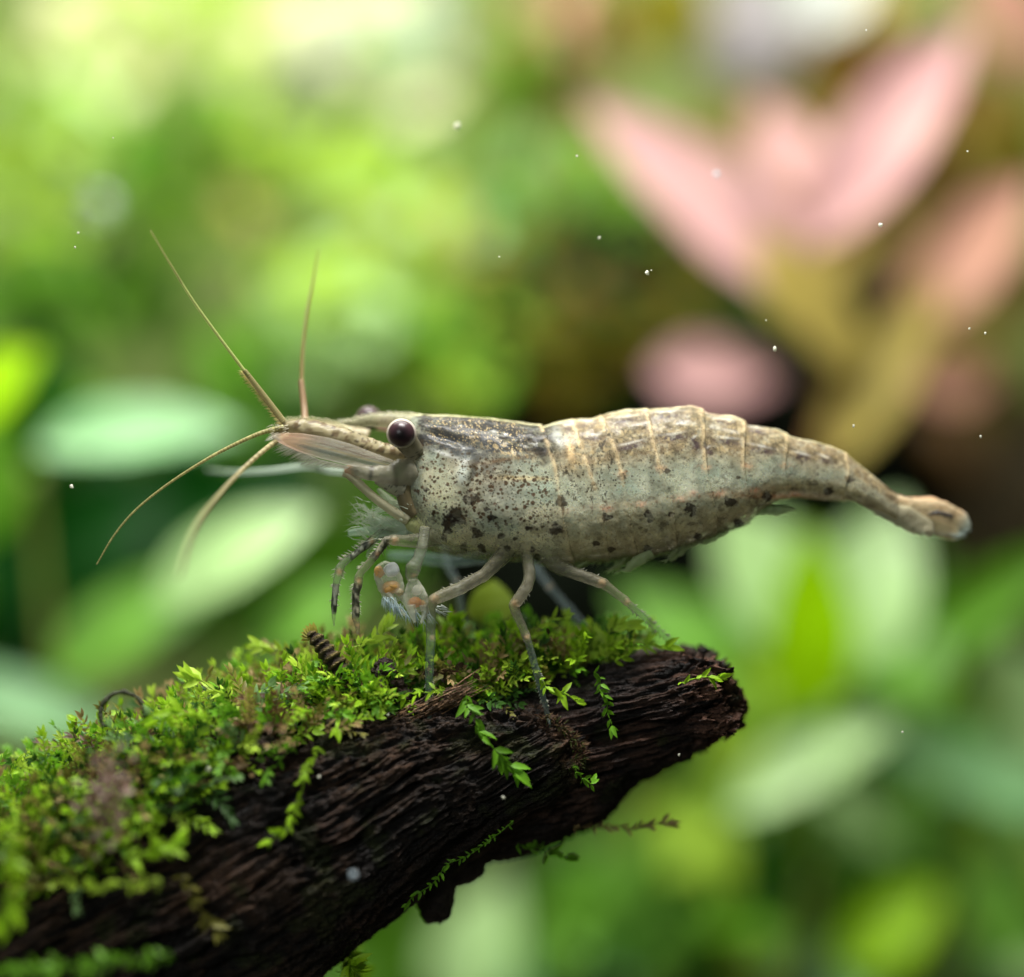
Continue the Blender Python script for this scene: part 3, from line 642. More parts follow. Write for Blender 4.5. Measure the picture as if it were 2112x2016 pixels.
# debris
def clump(label, px, py, y, rx, rz, cols, n, seed, r=0.05):
    b = Bag(); q = random.Random(seed)
    for k in range(n):
        c = at((px+q.gauss(0, rx*.5))*S, (py+q.gauss(0, rz*.5))*S, y+q.uniform(-.4, .4)); d = np.array([q.uniform(-1, 1), q.uniform(-1, 1), q.uniform(-.7, .7)])
        V, F = leaf_geo(q.uniform(.12, .32), q.uniform(.05, .16), q.uniform(-.8, .8)); X, Y, Z = frame(d, np.array([q.uniform(-1, 1), -1, q.uniform(-1, 1)]))
        co = np.array(q.choice(cols))*q.uniform(.5, 1.4); b.add(V @ np.array([X, Y, Z])+c, F, np.tile([*co, 1], (8, 1)))
    tag(b.build('debris_clump', M_moss), label, 'debris', kind='stuff')
clump('brown withered moss clump with pale crumbs at the middle of the carpet', 530, 1375, .1, 62, 50, [(.22, .15, .09), (.1, .06, .035), (.38, .3, .2), (.3, .17, .04)], 150, 1)
clump('mauve-brown withered clump hanging in the blurred left moss', 205, 1530, -2.8, 40, 80, [(.3, .2, .16), (.36, .27, .22), (.16, .09, .06)], 150, 2)
clump('small tan clump at the edge of the moss above the bare wood', 445, 1475, -.9, 34, 22, [(.25, .16, .07), (.12, .08, .03)], 60, 3)
clump('brown clump beside the dark upright stub', 850, 1290, .5, 60, 26, [(.14, .1, .05), (.2, .2, .06), (.06, .035, .02)], 60, 4)
clump('yellowish withered clump under the belly right of the second leg', 1010, 1240, 1.2, 60, 34, [(.3, .3, .1), (.2, .15, .06), (.12, .07, .04)], 90, 5)
e = empty('twig', at(655*S, 1295*S, .3)); tag(e, 'ringed dark twig with a yellowish leaf tip leaning left out of the moss', 'twig')
V, F, t, a, c_ = tube_geo([(672*S, 1315*S, .3, 22), (640*S, 1270*S, .2, 20), (610*S, 1232*S, .2, 15), (594*S, 1212*S, .2, 9)], 60, 16, wob=.1)
ring = 0.5+0.5*np.sin(t*55+np.sin(a)*1.5); K = mixc(np.tile([.018, .012, .008], (len(V), 1)), np.array([.16, .13, .04]), ring**3*.8)
V = V+((V-np.repeat(c_, 16, 0))*(ring[:, None]-.5)*.35)
mesh_obj('stalk', V-np.array(e.location), F, M_wood, e, K)
b = Bag()
for k in range(7):
    V, F = leaf_geo(.3, .14, .3); aa = math.radians(95+k*16); X, Y, Z = frame(np.array([math.cos(aa), -.2, math.sin(aa)]), np.array([0, -1, .3])); b.add(V @ np.array([X, Y, Z])+at(604*S, 1222*S, .15)-np.array(e.location), F, np.tile([.3, .28, .04, 1], (8, 1)))
b.build('leaf', M_moss, e)
o = tube('wood_stub', [(752*S, 1345*S, .3, 42), (745*S, 1310*S, .25, 32), (735*S, 1280*S, .2, 22), (732*S, 1262*S, .2, 8)], M_wood, None, (.022, .011, .008, 1), 30, 20, wob=.25, seed=4)
tag(o, 'dark brown upright wood stub in the moss left of the nearest leg', 'wood stub')
o = tube('dead_stem', [((235+42*math.cos(x))*S, (1372-44*math.sin(x))*S, -.8, 4.5) for x in np.linspace(-.5, 3.7, 14)], M_wood, None, (.05, .06, .03, 1), 60, 8, wob=.06, seed=4)
tag(o, 'thin dark stem curled into a ring at the top of the left moss', 'stem')

# ------------------------------------------------------------------ the shrimp
shrimp = empty('shrimp', (0, 0, 0)); tag(shrimp, 'translucent speckled freshwater shrimp standing on the mossy driftwood, facing left', 'shrimp')
nx, mth = 820, 460
xs = np.linspace(824, 1850, nx)
topP = [(824, 912), (828, 884), (836, 866), (850, 858), (866, 855), (927, 857), (988, 860), (1050, 867), (1100, 877), (1122, 880), (1140, 874), (1176, 868), (1220, 865), (1249, 853), (1293, 846), (1337, 844), (1381, 840), (1425, 840), (1447, 846), (1462, 853), (1513, 858), (1532, 868), (1545, 878), (1603, 887), (1622, 897), (1635, 903), (1674, 909), (1718, 922), (1746, 934), (1765, 951), (1799, 979), (1843, 1017), (1850, 1022)]
botP = [(824, 985), (828, 1015), (836, 1040), (846, 1075), (858, 1106), (872, 1124), (890, 1136), (958, 1151), (1019, 1157), (1080, 1159), (1120, 1166), (1176, 1166), (1205, 1163), (1245, 1160), (1278, 1155), (1320, 1151), (1352, 1147), (1410, 1130), (1440, 1122), (1469, 1109), (1513, 1092), (1545, 1077), (1562, 1062), (1590, 1040), (1612, 1030), (1634, 1026), (1718, 1033), (1765, 1039), (1799, 1053), (1843, 1073), (1850, 1076)]
WP = [(824, 20), (834, 52), (850, 74), (880, 92), (920, 104), (1000, 114), (1100, 114), (1160, 104), (1300, 102), (1450, 90), (1560, 68), (1650, 50), (1765, 38), (1850, 24)]
tp = curve(xs, topP, 3); bt = curve(xs, botP, 4); W = curve(xs, WP, 8)
YC = np.interp(xs, [824, 1000, 1300, 1500, 1760, 1850], [1.0, 1.1, 1.1, 1.15, 1.35, 1.5])
q = np.linspace(0, 1, mth, endpoint=False); th = 2*math.pi*q+0.7*np.sin(2*math.pi*q)
cx = np.cos(th)[None, :]; sx = np.sin(th)[None, :]
vv = np.sign(sx)*np.abs(sx)**0.92
py = (tp+bt)[:, None]/2-(bt-tp)[:, None]/2*vv
yy = YC[:, None]+(W/100)[:, None]*np.sign(cx)*np.abs(cx)**0.8*(1-0.22*vv+0.0*cx)
px = np.repeat(xs[:, None], mth, 1)
PX, PY, YY = px.ravel(), py.ravel(), yy.ravel()
# plate edges: x at top of body, x at bottom, rear edge of each plate stands proud of the next
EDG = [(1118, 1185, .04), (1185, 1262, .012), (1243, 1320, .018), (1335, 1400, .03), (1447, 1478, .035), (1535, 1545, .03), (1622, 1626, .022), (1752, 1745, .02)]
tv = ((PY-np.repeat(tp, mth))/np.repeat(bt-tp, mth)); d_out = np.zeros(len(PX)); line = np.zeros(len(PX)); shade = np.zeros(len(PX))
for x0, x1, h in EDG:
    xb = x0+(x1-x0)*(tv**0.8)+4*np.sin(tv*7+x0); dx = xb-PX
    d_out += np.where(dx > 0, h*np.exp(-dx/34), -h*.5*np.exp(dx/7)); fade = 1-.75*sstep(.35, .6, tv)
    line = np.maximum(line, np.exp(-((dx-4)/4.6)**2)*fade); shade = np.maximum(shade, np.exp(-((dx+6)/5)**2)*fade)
nrm = np.stack([np.zeros(len(PX)), np.tile(cx.ravel(), nx)*1.0, np.tile(sx.ravel(), nx)*.9], 1)
pos = np.stack([(PX-1056)/100, YY, (1008-PY)/100], 1)
lumps = (fbm(pos*1.6, 3, 3)-.5)*.10+(fbm(pos*7, 3, 4)-.5)*.012
# carapace grooves: cheek bulge, gill-chamber ridge, pit beside the jaw muscle
def blob(u0, v0, ru, rv, rot=0):
    a = math.radians(rot); du = PX-u0; dv = PY-v0; A = du*math.cos(a)+dv*math.sin(a); B = -du*math.sin(a)+dv*math.cos(a); return np.exp(-((A/ru)**2+(B/rv)**2))
lumps += .07*blob(955, 978, 16, 27, 8)-.06*blob(975, 984, 7, 30, 12)+.05*blob(900, 1040, 55, 60)-.05*blob(925, 905, 45, 10, 18)+.04*blob(1080, 1060, 70, 70)
pos += nrm*(d_out+lumps)[:, None]
k = (D+pos[:, 1])/D; pos[:, 0] *= k; pos[:, 2] *= k
# pigment
n1 = fbm(pos*1.3, 3, 11); n2 = fbm(pos*4.5, 3, 12); n3 = fbm(pos*16, 3, 13)
cream = s2l((206, 200, 168)); ggrey = s2l((182, 192, 170)); tanc = s2l((128, 110, 80)); dk = s2l((38, 36, 30)); brown = s2l((92, 72, 50)); slate = s2l((86, 90, 94)); purp = s2l((104, 88, 88)); gold = s2l((206, 180, 126)); oran = s2l((222, 150, 98)); salm = s2l((226, 140, 110)); white = s2l((212, 212, 205))
col = mixc(np.tile(cream, (len(pos), 1)), ggrey, sstep(.35, .62, n1+.15*blob(1350, 990, 150, 50)))
col *= (0.88+.24*n2)[:, None]
ab = sstep(1120, 1180, PX); ca_ = 1-ab; up = 1-sstep(.26, .46, tv); mid_ = sstep(.2, .3, tv)*(1-sstep(.48, .6, tv))
pig = np.zeros(len(pos))
def put(c, m, w=1.0):
    global col, pig
    m = np.clip(m, 0, 1)+0*PX; col = mixc(col, c, m); pig = 1-(1-pig)*(1-m*w)
put(tanc, ab*(1-sstep(.28, .46, tv))*.85, .8); put(s2l((172, 160, 112)), ab*sstep(.62, .85, tv)*.6, .2)
put(s2l((178, 172, 130)), ca_*sstep(.75, .9, tv)*.5, .2)
# fine worm-like texture on the abdomen's upper half
wv_ = np.abs(fbm(pos*11, 2, 21)-.5); put(s2l((76, 60, 42)), ab*up*sstep(.05, .0, wv_)*.8); put(gold, ab*up*sstep(.12, .18, wv_)*.3); put(brown, ab*(1-up)*sstep(.03, .0, wv_)*.35)
# head: dark mottled band along the upper carapace
hb = ca_*(1-sstep(.17, .34, tv+.1*(n2-.5)))*sstep(838, 872, PX); put(s2l((58, 57, 46)), hb*.9); st_ = fbm(pos*np.array([3.2, 12, 12]), 4, 81); put(s2l((16, 16, 13)), hb*sstep(.42, .5, st_)*.97); put(s2l((24, 24, 20)), hb*sstep(.53, .6, fbm(pos*13, 3, 82))*.9)
c1, r1 = cells(pos*np.array([15, 15, 15]), 31); put(dk, hb*sstep(.62, .3, c1)*(r1 < .75)*.98); c2, r2 = cells(pos*24, 32); put(gold, hb*sstep(.42, .22, c2)*(r2 < .5)*sstep(870, 900, PX)*(1-sstep(1060, 1100, PX))*.85)
put(gold, ca_*blob(1030, 925, 60, 14, 20)*sstep(.5, .6, n3)*.7)
put(dk, blob(920, 892, 34, 5, 17)*.9); put(s2l((52, 56, 60)), blob(950, 935, 70, 30, 15)*.85); put(white, blob(918, 937, 26, 4, 20)*.6); put(s2l((48, 54, 60)), blob(1000, 955, 42, 46)*.8)
put(dk, blob(975, 984, 6, 27, 12)*.9); put(s2l((168, 178, 172)), blob(955, 978, 13, 26, 8)*.9); put(dk, blob(990, 982, 16, 12)*sstep(.45, .6, n3)*.9)
put(s2l((110, 104, 92)), ca_*blob(1030, 1010, 60, 55, -40)*.75)
put(brown, ca_*blob(1030, 950, 60, 6, -8)*.9); put(dk, ca_*blob(1070, 985, 70, 4, 2)*sstep(.42, .55, n3)); put(gold, ca_*blob(1090, 988, 60, 6, 2)*.6)
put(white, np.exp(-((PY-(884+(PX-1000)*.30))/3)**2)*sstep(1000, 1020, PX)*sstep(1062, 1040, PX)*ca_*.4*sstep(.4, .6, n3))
# dorsal keel line
put(s2l((205, 200, 160)), np.exp(-(tv/.011)**2)*.85)
# speckles on the flanks: two sizes
c3, r3 = cells(pos*np.array([9, 9, 9]), 41); fl = ca_*sstep(.3, .4, tv)*(1-sstep(.7, .85, tv)); put(s2l((70, 50, 34)), fl*sstep(.46, .32, c3+.5*(n3-.5))*(r3 < .5)*.97)
c4, r4 = cells(pos*17, 43); put(dk, (.9*fl+ab*mid_+ab*.9*blob(1250, 1000, 90, 45))*sstep(.45, .22, c4)*(r4 < .42)*.75)
put(s2l((84, 74, 56)), ab*sstep(.35, .5, tv)*sstep(.42, .3, c4)*(r4 > .68)*.7)
put(s2l((84, 74, 50)), ab*sstep(.6, .72, tv)*sstep(.48, .58, fbm(pos*7, 4, 44))*.55); put(s2l((172, 158, 116)), ab*sstep(.58, .7, tv)*.4, .5); put(s2l((120, 104, 80)), ab*up*sstep(.5, .62, fbm(pos*np.array([3, 7, 7]), 3, 45))*.6)
put(s2l((50, 44, 34)), sstep(1125, 1160, PX)*sstep(1330, 1260, PX)*sstep(.75, .6, tv)*sstep(.05, .15, tv)*sstep(.6, .68, fbm(pos*np.array([17, 6, 9])+np.array([5, 0, 0]), 3, 83))*.85)
put(s2l((60, 50, 38)), ab*sstep(1260, 1330, PX)*sstep(.58, .66, fbm(pos*np.array([9, 7, 11]), 3, 84))*.6)
# dashes along the abdomen's upper side
for (u, v, ru, rv, ro, am) in [(1300, 922, 34, 6, -14, .8), (1385, 904, 32, 8, -6, .9), (1432, 912, 8, 26, -30, .9), (1462, 930, 8, 14, -30, .8), (1500, 912, 34, 6, 8, .8), (1570, 930, 30, 7, 12, .8), (1655, 945, 22, 9, 15, .8), (1170, 885, 14, 6, 0, .7), (1212, 878, 18, 5, 0, .6), (1290, 868, 30, 6, -8, .7), (1375, 858, 36, 7, -3, .8), (1490, 872, 26, 5, 6, .7), (1560, 892, 24, 5, 12, .7), (1225, 905, 20, 6, 0, .6), (1700, 950, 16, 7, 20, .6)]:
    put(s2l((74, 62, 60)), ab*blob(u, v, ru, rv, ro)*am*sstep(.25, .5, n3)*1.5)
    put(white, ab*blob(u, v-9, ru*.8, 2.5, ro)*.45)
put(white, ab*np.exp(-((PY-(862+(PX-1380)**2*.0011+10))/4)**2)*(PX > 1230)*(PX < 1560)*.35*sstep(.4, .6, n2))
for (u, v) in [(1252, 1050), (1322, 1041), (1402, 1029), (1430, 1016), (1487, 1017), (1560, 1012), (1640, 1022), (1364, 966), (1284, 978), (1455, 965), (1540, 962), (1620, 960)]:
    put(salm if v > 1000 else oran, blob(u, v, 12, 7)*.5*sstep(.3, .6, n3+.1))
put(oran, blob(1600, 1024, 70, 6)*.5); put(oran, ab*np.exp(-((PY-(1043-(PX-1250)*.11))/8)**2)*(PX < 1600)*.15)
for (u, v, r, ro) in [(1252, 1067, 9, 0), (1337, 1061, 9, 30), (1341, 1075, 5, 0), (1425, 1048, 12, 20), (1428, 1060, 6, 0), (1507, 1035, 11, 0), (1584, 1025, 10, 0), (1523, 1079, 9, 0), (1440, 1105, 8, 0), (1336, 1132, 8, 0), (1158, 1035, 12, 30), (1149, 1091, 12, 10), (1034, 1105, 8, 0), (1063, 1110, 5, 0), (1015, 1067, 8, 0), (940, 1067, 20, 30), (930, 1076, 14, 0), (924, 1094, 9, 50), (917, 1110, 7, 60), (985, 1102, 11, 0), (958, 1131, 8, 70), (994, 1133, 9, 50), (973, 1027, 14, 0), (1031, 1149, 10, 60), (1047, 1132, 7, 90), (1364, 973, 6, 0), (1377, 972, 6, 0), (1284, 984, 8, 20), (1226, 998, 4, 0), (1752, 990, 9, 0), (1709, 1014, 9, 0), (1523, 985, 5, 0), (1262, 1133, 7, 0), (1230, 1120, 7, 0), (1385, 1060, 5, 0), (1100, 1133, 6, 0), (1108, 1150, 7, 80), (1090, 1088, 5, 0), (880, 1010, 6, 0), (1005, 1050, 5, 0), (866, 861, 0.1, 0), (870, 918, 6, 0)]:
    a = math.radians(ro); du = PX-u; dv = PY-v; A = du*math.cos(a)+dv*math.sin(a); B = -du*math.sin(a)+dv*math.cos(a)
    R_ = np.sqrt((A/(r*1.25))**2+(B/(r*.95*(1-.45*np.clip(A/r, -1, 1))))**2)+1.0*(n3-.5); put(s2l((40, 32, 28)), sstep(1.1, .8, R_)*(np.hypot(du, dv) < 2.2*r)*.92)
put(dk, blob(875, 859, 5, 4)*1.0)
# plate edges
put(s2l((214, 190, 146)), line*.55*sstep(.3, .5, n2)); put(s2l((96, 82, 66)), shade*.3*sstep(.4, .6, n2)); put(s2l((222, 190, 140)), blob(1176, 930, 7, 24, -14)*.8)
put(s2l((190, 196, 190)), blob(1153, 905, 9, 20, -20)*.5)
n5 = fbm(pos*9, 3, 51); put(s2l((92, 84, 62)), sstep(.55, .66, n5)*.3*(1-hb)); put(s2l((206, 204, 176)), sstep(.48, .34, n5)*.2*(1-hb))
col *= (0.86+.22*n3)[:, None]
cm = np.clip(np.maximum(0, .5*blob(1030, 1010, 60, 55, -40)), 0, 1)
c6, r6 = cells(pos*13+3, 61); put(s2l((62, 50, 32)), sstep(.5, .36, c6+.5*(n3-.5))*(r6 < .36)*.95*(1-.6*hb)*(1-.72*ab)*(1-.6*ca_*sstep(.7, .85, tv))*sstep(840, 870, PX))
c7, r7 = cells(pos*26+3, 62); put(s2l((40, 36, 28)), sstep(.46, .34, c7)*(r7 < .34)*.85*(1-.6*hb)*(1-.45*ab))
alpha = np.clip(.20+.80*pig, .3, 1)*(1-.25*sstep(.95, 1.0, tv)*ab)
body_V = pos
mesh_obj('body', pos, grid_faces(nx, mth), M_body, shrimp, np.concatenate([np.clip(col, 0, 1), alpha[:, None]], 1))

SP_ = lambda V, sc, s, dens: (cells(V*sc, s)[0] < .34)*(cells(V*sc, s)[1] < dens)
def colf(base, a=1.0, spk=None, dens=.4, sc=14, tip=None, seed=3):
    base = np.array(base if max(base) <= 1 else s2l(base), float)
    def f(V, t, ang):
        c = np.tile(base, (len(V), 1))*(0.8+.4*fbm(V*6, 2, seed))[:, None]
        al = np.full(len(V), a)
        if spk is not None: m_ = SP_(V, sc, seed, dens); c = mixc(c, s2l(spk), m_*.85); al = np.maximum(al, m_*.9)
        if tip is not None: c = mixc(c, s2l(tip[0]), sstep(tip[1], tip[2], t))
        return np.concatenate([c, al[:, None]], 1)
    return f
# milky inner body seen through the shell
n_i, m_i = 420, 220
q = np.linspace(0, 1, m_i, endpoint=False); th = 2*math.pi*q+0.6*np.sin(2*math.pi*q); xi = np.linspace(834, 1846, n_i)
ti = curve(xi, topP, 5)+11; bi = curve(xi, botP, 8)-17; Wi = curve(xi, WP, 8)-15; e_ = np.minimum(1, np.sqrt(np.clip((xi-832)/40, 0.02, 1))); mi_ = (ti+bi)/2; hi_ = np.maximum(3, (bi-ti)/2)*e_
sxi = np.sin(th)[None, :]; cxi = np.cos(th)[None, :]; vvi = np.sign(sxi)*np.abs(sxi)**.92
pyi = (mi_[:, None]-hi_[:, None]*vvi).ravel(); Yi = (np.interp(xi, [824, 1000, 1300, 1500, 1760, 1850], [1.0, 1.1, 1.1, 1.15, 1.35, 1.5])[:, None]+(np.maximum(4, Wi*e_)/100)[:, None]*np.sign(cxi)*np.abs(cxi)**.8*(1-.22*vvi)).ravel()
pxi = np.repeat(xi, m_i); PXo, PYo = PX, PY; PX, PY = pxi, pyi; tvi = (PY-np.repeat(ti, m_i))/np.repeat(bi-ti, m_i)
V = np.stack([(pxi-1056)/100, Yi, (1008-pyi)/100], 1); k = (D+V[:, 1])/D; V[:, 0] *= k; V[:, 2] *= k
nb = fbm(V*2.6, 4, 71); ci = mixc(np.tile(s2l((232, 230, 200)), (len(V), 1)), s2l((184, 198, 178)), sstep(.42, .55, nb)*.95); ci = mixc(ci, s2l((140, 134, 104)), sstep(.5, .62, fbm(V*np.array([2, 5, 5]), 4, 73))*.55); ci = mixc(ci, s2l((214, 200, 150)), sstep(.7, .95, tvi)*.6)
abi = sstep(1130, 1190, PX); 
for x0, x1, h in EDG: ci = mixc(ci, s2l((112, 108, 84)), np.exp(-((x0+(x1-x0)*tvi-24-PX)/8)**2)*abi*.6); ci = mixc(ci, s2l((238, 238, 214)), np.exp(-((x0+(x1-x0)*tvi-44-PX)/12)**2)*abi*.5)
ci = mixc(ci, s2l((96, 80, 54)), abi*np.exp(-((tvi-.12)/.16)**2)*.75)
for (u, v, ru, rv, ro, c_, am) in [(1000, 950, 62, 55, 0, (34, 40, 46), .95), (1040, 1000, 60, 40, 40, (70, 62, 46), .8), (940, 915, 90, 28, 14, (44, 46, 42), .85), (900, 1040, 40, 40, 0, (216, 206, 150), .6), (880, 985, 30, 50, 10, (150, 140, 108), .5)]:
    ci = mixc(ci, s2l(c_), blob(u, v, ru, rv, ro)*am)
ci = ci*(0.75+.5*fbm(V*7, 3, 72))[:, None]
M_inner = chitin('inner_flesh', .6, .6, .1, 8, .35, .1, .1)
mesh_obj('flesh', V, grid_faces(n_i, m_i), M_inner, shrimp, np.clip(ci, 0, 1)); PX, PY = PXo, PYo

# rostrum with fine teeth
tube('rostrum', [(702, 873, 1.0, 2, 2), (730, 873, 1.0, 7, 4), (770, 868, 1.0, 13, 8), (810, 868, 1.02, 17, 16), (850, 872, 1.05, 18, 30), (905, 876, 1.1, 14, 40)], M_limb, shrimp, colf((158, 156, 124), .7, (90, 86, 66), .6, 18), 60, 20)
hb_ = Bag(); r_ = random.Random(2)
for k in range(60):
    u = k/59; x = 704+u*170; z = np.interp(x, [702, 730, 770, 810, 850, 905], [870, 866, 856, 853, 854, 857])
    hb_.hair(at(x, z+2, 1.0+r_.uniform(-.05, .05)), at(x-9-r_.uniform(0, 5), z-r_.uniform(3, 8), 1.0), .012, [*s2l((225, 222, 195)), .9])
tag(hb_.build('rostrum_bristles', M_limb, shrimp), kind='stuff')
# eyes
def eye(px_, py_, y_, r, label):
    V, F, q_ = uvs(px_, py_, y_, r, r, r*.9, 30, 40)
    rr = np.hypot(q_[:, 0], q_[:, 2])/(r/100)
    c = mixc(np.tile(s2l((30, 19, 23)), (len(V), 1)), s2l((62, 42, 46)), sstep(.3, .8, rr)*.7); c = mixc(c, s2l((18, 12, 14)), sstep(.36, .2, np.hypot(q_[:, 0]/(r/100)+.0, q_[:, 2]/(r/100)+.05)))
    c = mixc(c, s2l((200, 188, 180)), sstep(.955, .99, rr)*.7)
    e_ = mesh_obj('eye', V, F, M_eye, shrimp, c); e_['label'] = label
    if y_ > 1: return e_
    V2, F2, _ = uvs(px_, py_, y_+.06, r+3, r+3, r*.6, 24, 40)
    mesh_obj('eye_rim', V2, F2, M_limb, e_, np.tile([*s2l((206, 198, 184)), .85], (len(V2), 1)))
    return e_
M_eye = chitin('eye', 0.3, 0.0, 0.05, 30, .1, 0, .4)
eye(828, 894.5, -.12, 28, 'dark plum eye facing the viewer with a pale rim')
eye(760, 864, 2.05, 26, 'half-hidden far eye with a pink reflection')
tube('eyestalk', [(858, 935, .4, 20), (842, 916, .25, 23), (831, 901, .1, 25)], M_limb, shrimp, colf((112, 108, 88), .9, (44, 40, 34), .6), 20, 22)
tube('eyestalk', [(830, 885, 1.5, 16), (800, 874, 1.9, 17), (782, 870, 2.15, 18)], M_limb, shrimp, colf((200, 170, 160), .9), 20, 20)
# head front: antennule bases, antennal scales, antenna bases
def ped_col(V, t, a):
    c = np.tile(s2l((158, 148, 116)), (len(V), 1))*(0.75+.5*fbm(V*7, 2, 3))[:, None]
    c = mixc(c, s2l((88, 66, 44)), sstep(.5, .6, fbm(V*8.5, 2, 61))*.8*sstep(-.5, .2, np.cos(a)+0*t)); c = mixc(c, s2l((50, 42, 34)), SP_(V, 14, 6, .4)*.8)
    return np.concatenate([c, np.full((len(V), 1), .93)], 1)
tube('antennule_base', [(560, 893, .45, 5, 5), (585, 885, .4, 13, 12), (620, 884, .35, 20, 20), (665, 893, .3, 22, 24), (710, 906, .3, 24, 26), (745, 920, .4, 22, 26), (790, 932, .6, 20, 28), (835, 938, .8, 18, 28)], M_limb, shrimp, ped_col, 70, 24, wob=.08)
tube('antennule_base', [(575, 880, 1.4, 8, 8), (620, 878, 1.4, 14, 14), (680, 888, 1.4, 17, 16), (760, 905, 1.4, 20, 20)], M_limb, shrimp, colf((164, 154, 122), .85, (104, 80, 56), .4, 7, seed=8), 50, 20)
def scale_col(V, t, a):
    c = np.tile(s2l((190, 186, 172)), (len(V), 1)); up_ = np.sin(a) 
    c = mixc(c, s2l((226, 168, 132)), sstep(.55, .85, t)*sstep(1.02, .9, t)*.6); c = mixc(c, s2l((96, 98, 108)), np.exp(-((np.cos(a)-.35)/.16)**2)*sstep(.08, .2, t)*sstep(.86, .7, t)*.85)
    c = mixc(c, s2l((220, 190, 150)), np.exp(-((np.cos(a)+.02)/.07)**2)*sstep(.86, .7, t)*.7); c = mixc(c, s2l((120, 96, 84)), np.exp(-((np.cos(a)+.35)/.05)**2)*sstep(.8, .6, t)*.7)
    c = mixc(c, s2l((150, 128, 116)), sstep(.55, .62, fbm(V*np.array([3, 20, 20]), 2, 7))*.4)
    return np.concatenate([c, (.45-.25*sstep(-.45, -.95, np.cos(a))*1)[:, None]], 1)
tube('antennal_scale', [(812, 962, .3, 12, 10), (770, 952, .1, 17, 9), (720, 938, -.05, 22, 7), (670, 925, -.1, 23, 6), (620, 913, -.08, 19, 5), (585, 905, -.05, 12, 4), (563, 901, 0, 4, 3)], M_limb, shrimp, scale_col, 90, 56)
tube('antennal_scale', [(790, 975, 1.4, 14, 8), (740, 975, 1.5, 12, 7), (690, 969, 1.6, 11, 5), (640, 960, 1.6, 8, 4), (618, 956, 1.6, 3, 3)], M_limb, shrimp, colf((196, 206, 190), .7), 50, 20)
fr = Bag()
for k in range(150):
    u = k/149; x = np.interp(u, [0, .15, .6, 1], [560, 585, 650, 735]); z = np.interp(u, [0, .15, .6, 1], [902, 922, 952, 972]); l = r_.uniform(14, 34)*math.sin(math.pi*(u*.8+.2))
    a = math.radians(200+u*10+r_.uniform(-8, 8)); fr.hair(at(x+8, z-4, 0), at(x+l*math.cos(a), z-l*math.sin(a), r_.uniform(-.05, .1)), .011, [*s2l((222, 220, 205)), .55])
tag(fr.build('scale_setae', M_limb, shrimp), kind='stuff')
def base_col(V, t, a):
    c = np.tile(s2l((150, 146, 126)), (len(V), 1))*(0.8+.4*fbm(V*8, 2, 3))[:, None]; c = mixc(c, s2l((74, 70, 66)), np.exp(-((t-.62)/.035)**2)*.8+np.exp(-((t-.3)/.03)**2)*.5)
    c = mixc(c, s2l((214, 160, 120)), sstep(.85, .97, t)*.7); return np.concatenate([c, np.full((len(V), 1), .72)], 1)
tube('antenna_base', [(846, 975, .4, 30, 26), (822, 978, .22, 30, 22), (800, 980, .14, 21, 18), (765, 976, .1, 16, 14), (730, 971, .1, 15, 13), (712, 975, .1, 9, 9)], M_limb, shrimp, base_col, 60, 24, wob=.06)
tube('antenna_base', [(830, 1010, .3, 20, 18), (805, 1000, .2, 17, 14), (775, 990, .2, 8, 8)], M_limb, shrimp, colf((176, 172, 150), .85, (70, 66, 60), .5, 12), 30, 18)
# flagella
def flag(name, pts, col_, label=None, a0=.95, a1=.55, ringf=0, hairs=None):
    def f(V, t, ang):
        c = np.tile(s2l(col_), (len(V), 1)); 
        if ringf: c = mixc(c, s2l((96, 78, 48)), (np.sin(t*ringf) > .3)*.6)
        return np.concatenate([c, (a0+(a1-a0)*t)[:, None]], 1)
    o = tube(name, pts, M_limb, shrimp, f, 160, 8)
    if label: o['label'] = label
    return o
flag('antennule_flagellum', [(585, 872, .35, 8), (545, 818, .3, 6.5), (504, 764, .2, 5)], (156, 148, 104), None, .8, .75, 190)
flag('antennule_flagellum', [(512, 774, .2, 4.0), (494, 752, .2, 3.6), (406, 632, 0, 2.8), (355, 551, -.3, 2.3), (310, 476, -.8, 1.6)], (160, 168, 104), None, .85, .6, 500)
flag('antennule_flagellum', [(630, 884, .9, 8), (627, 840, 1.2, 7), (621, 785, 1.4, 6)], (160, 134, 104), None, .95, .9)
flag('antennule_flagellum', [(622, 800, 1.4, 4.5), (624, 730, 1.6, 3.6), (632, 653, 1.8, 3), (645, 585, 2, 2.3), (657, 517, 2.2, 1.2)], (150, 134, 90), None, .95, .7)
flag('antennule_flagellum', [(585, 881, .3, 6), (534, 895, .2, 4.5), (466, 926, .1, 3.6), (406, 960, 0, 3), (338, 1005, 0, 2.5), (278, 1054, 0, 2.2), (235, 1105, 0, 2), (199, 1165, 0, 1.4)], (172, 168, 112), None, .95, .7, 560)
flag('antennule_flagellum', [(605, 893, .4, 6), (559, 918, -.1, 5.5), (500, 969, -.9, 4.8), (449, 1024, -1.8, 4.2), (410, 1075, -2.8, 4.5), (385, 1131, -3.8, 3.6), (370, 1190, -4.6, 2.4)], (178, 168, 122), None, .9, .45, 260)
flag('antenna_flagellum', [(720, 974, 1.4, 8), (680, 972, 1.5, 8), (632, 963, 1.8, 8), (555, 971, 2.4, 6), (483, 974, 3.2, 4.5), (427, 969, 4.2, 3)], (190, 205, 190), None, .7, .25)
hh_ = Bag()
for k in range(90):
    u = k/89; x = 588-84*u; z = 874-110*u; hh_.hair(at(x-4, z+2, .3), at(x-15-r_.uniform(0, 4), z+r_.uniform(0, 8), .3+r_.uniform(-.1, .1)), .010, [*s2l((215, 200, 140)), .9])
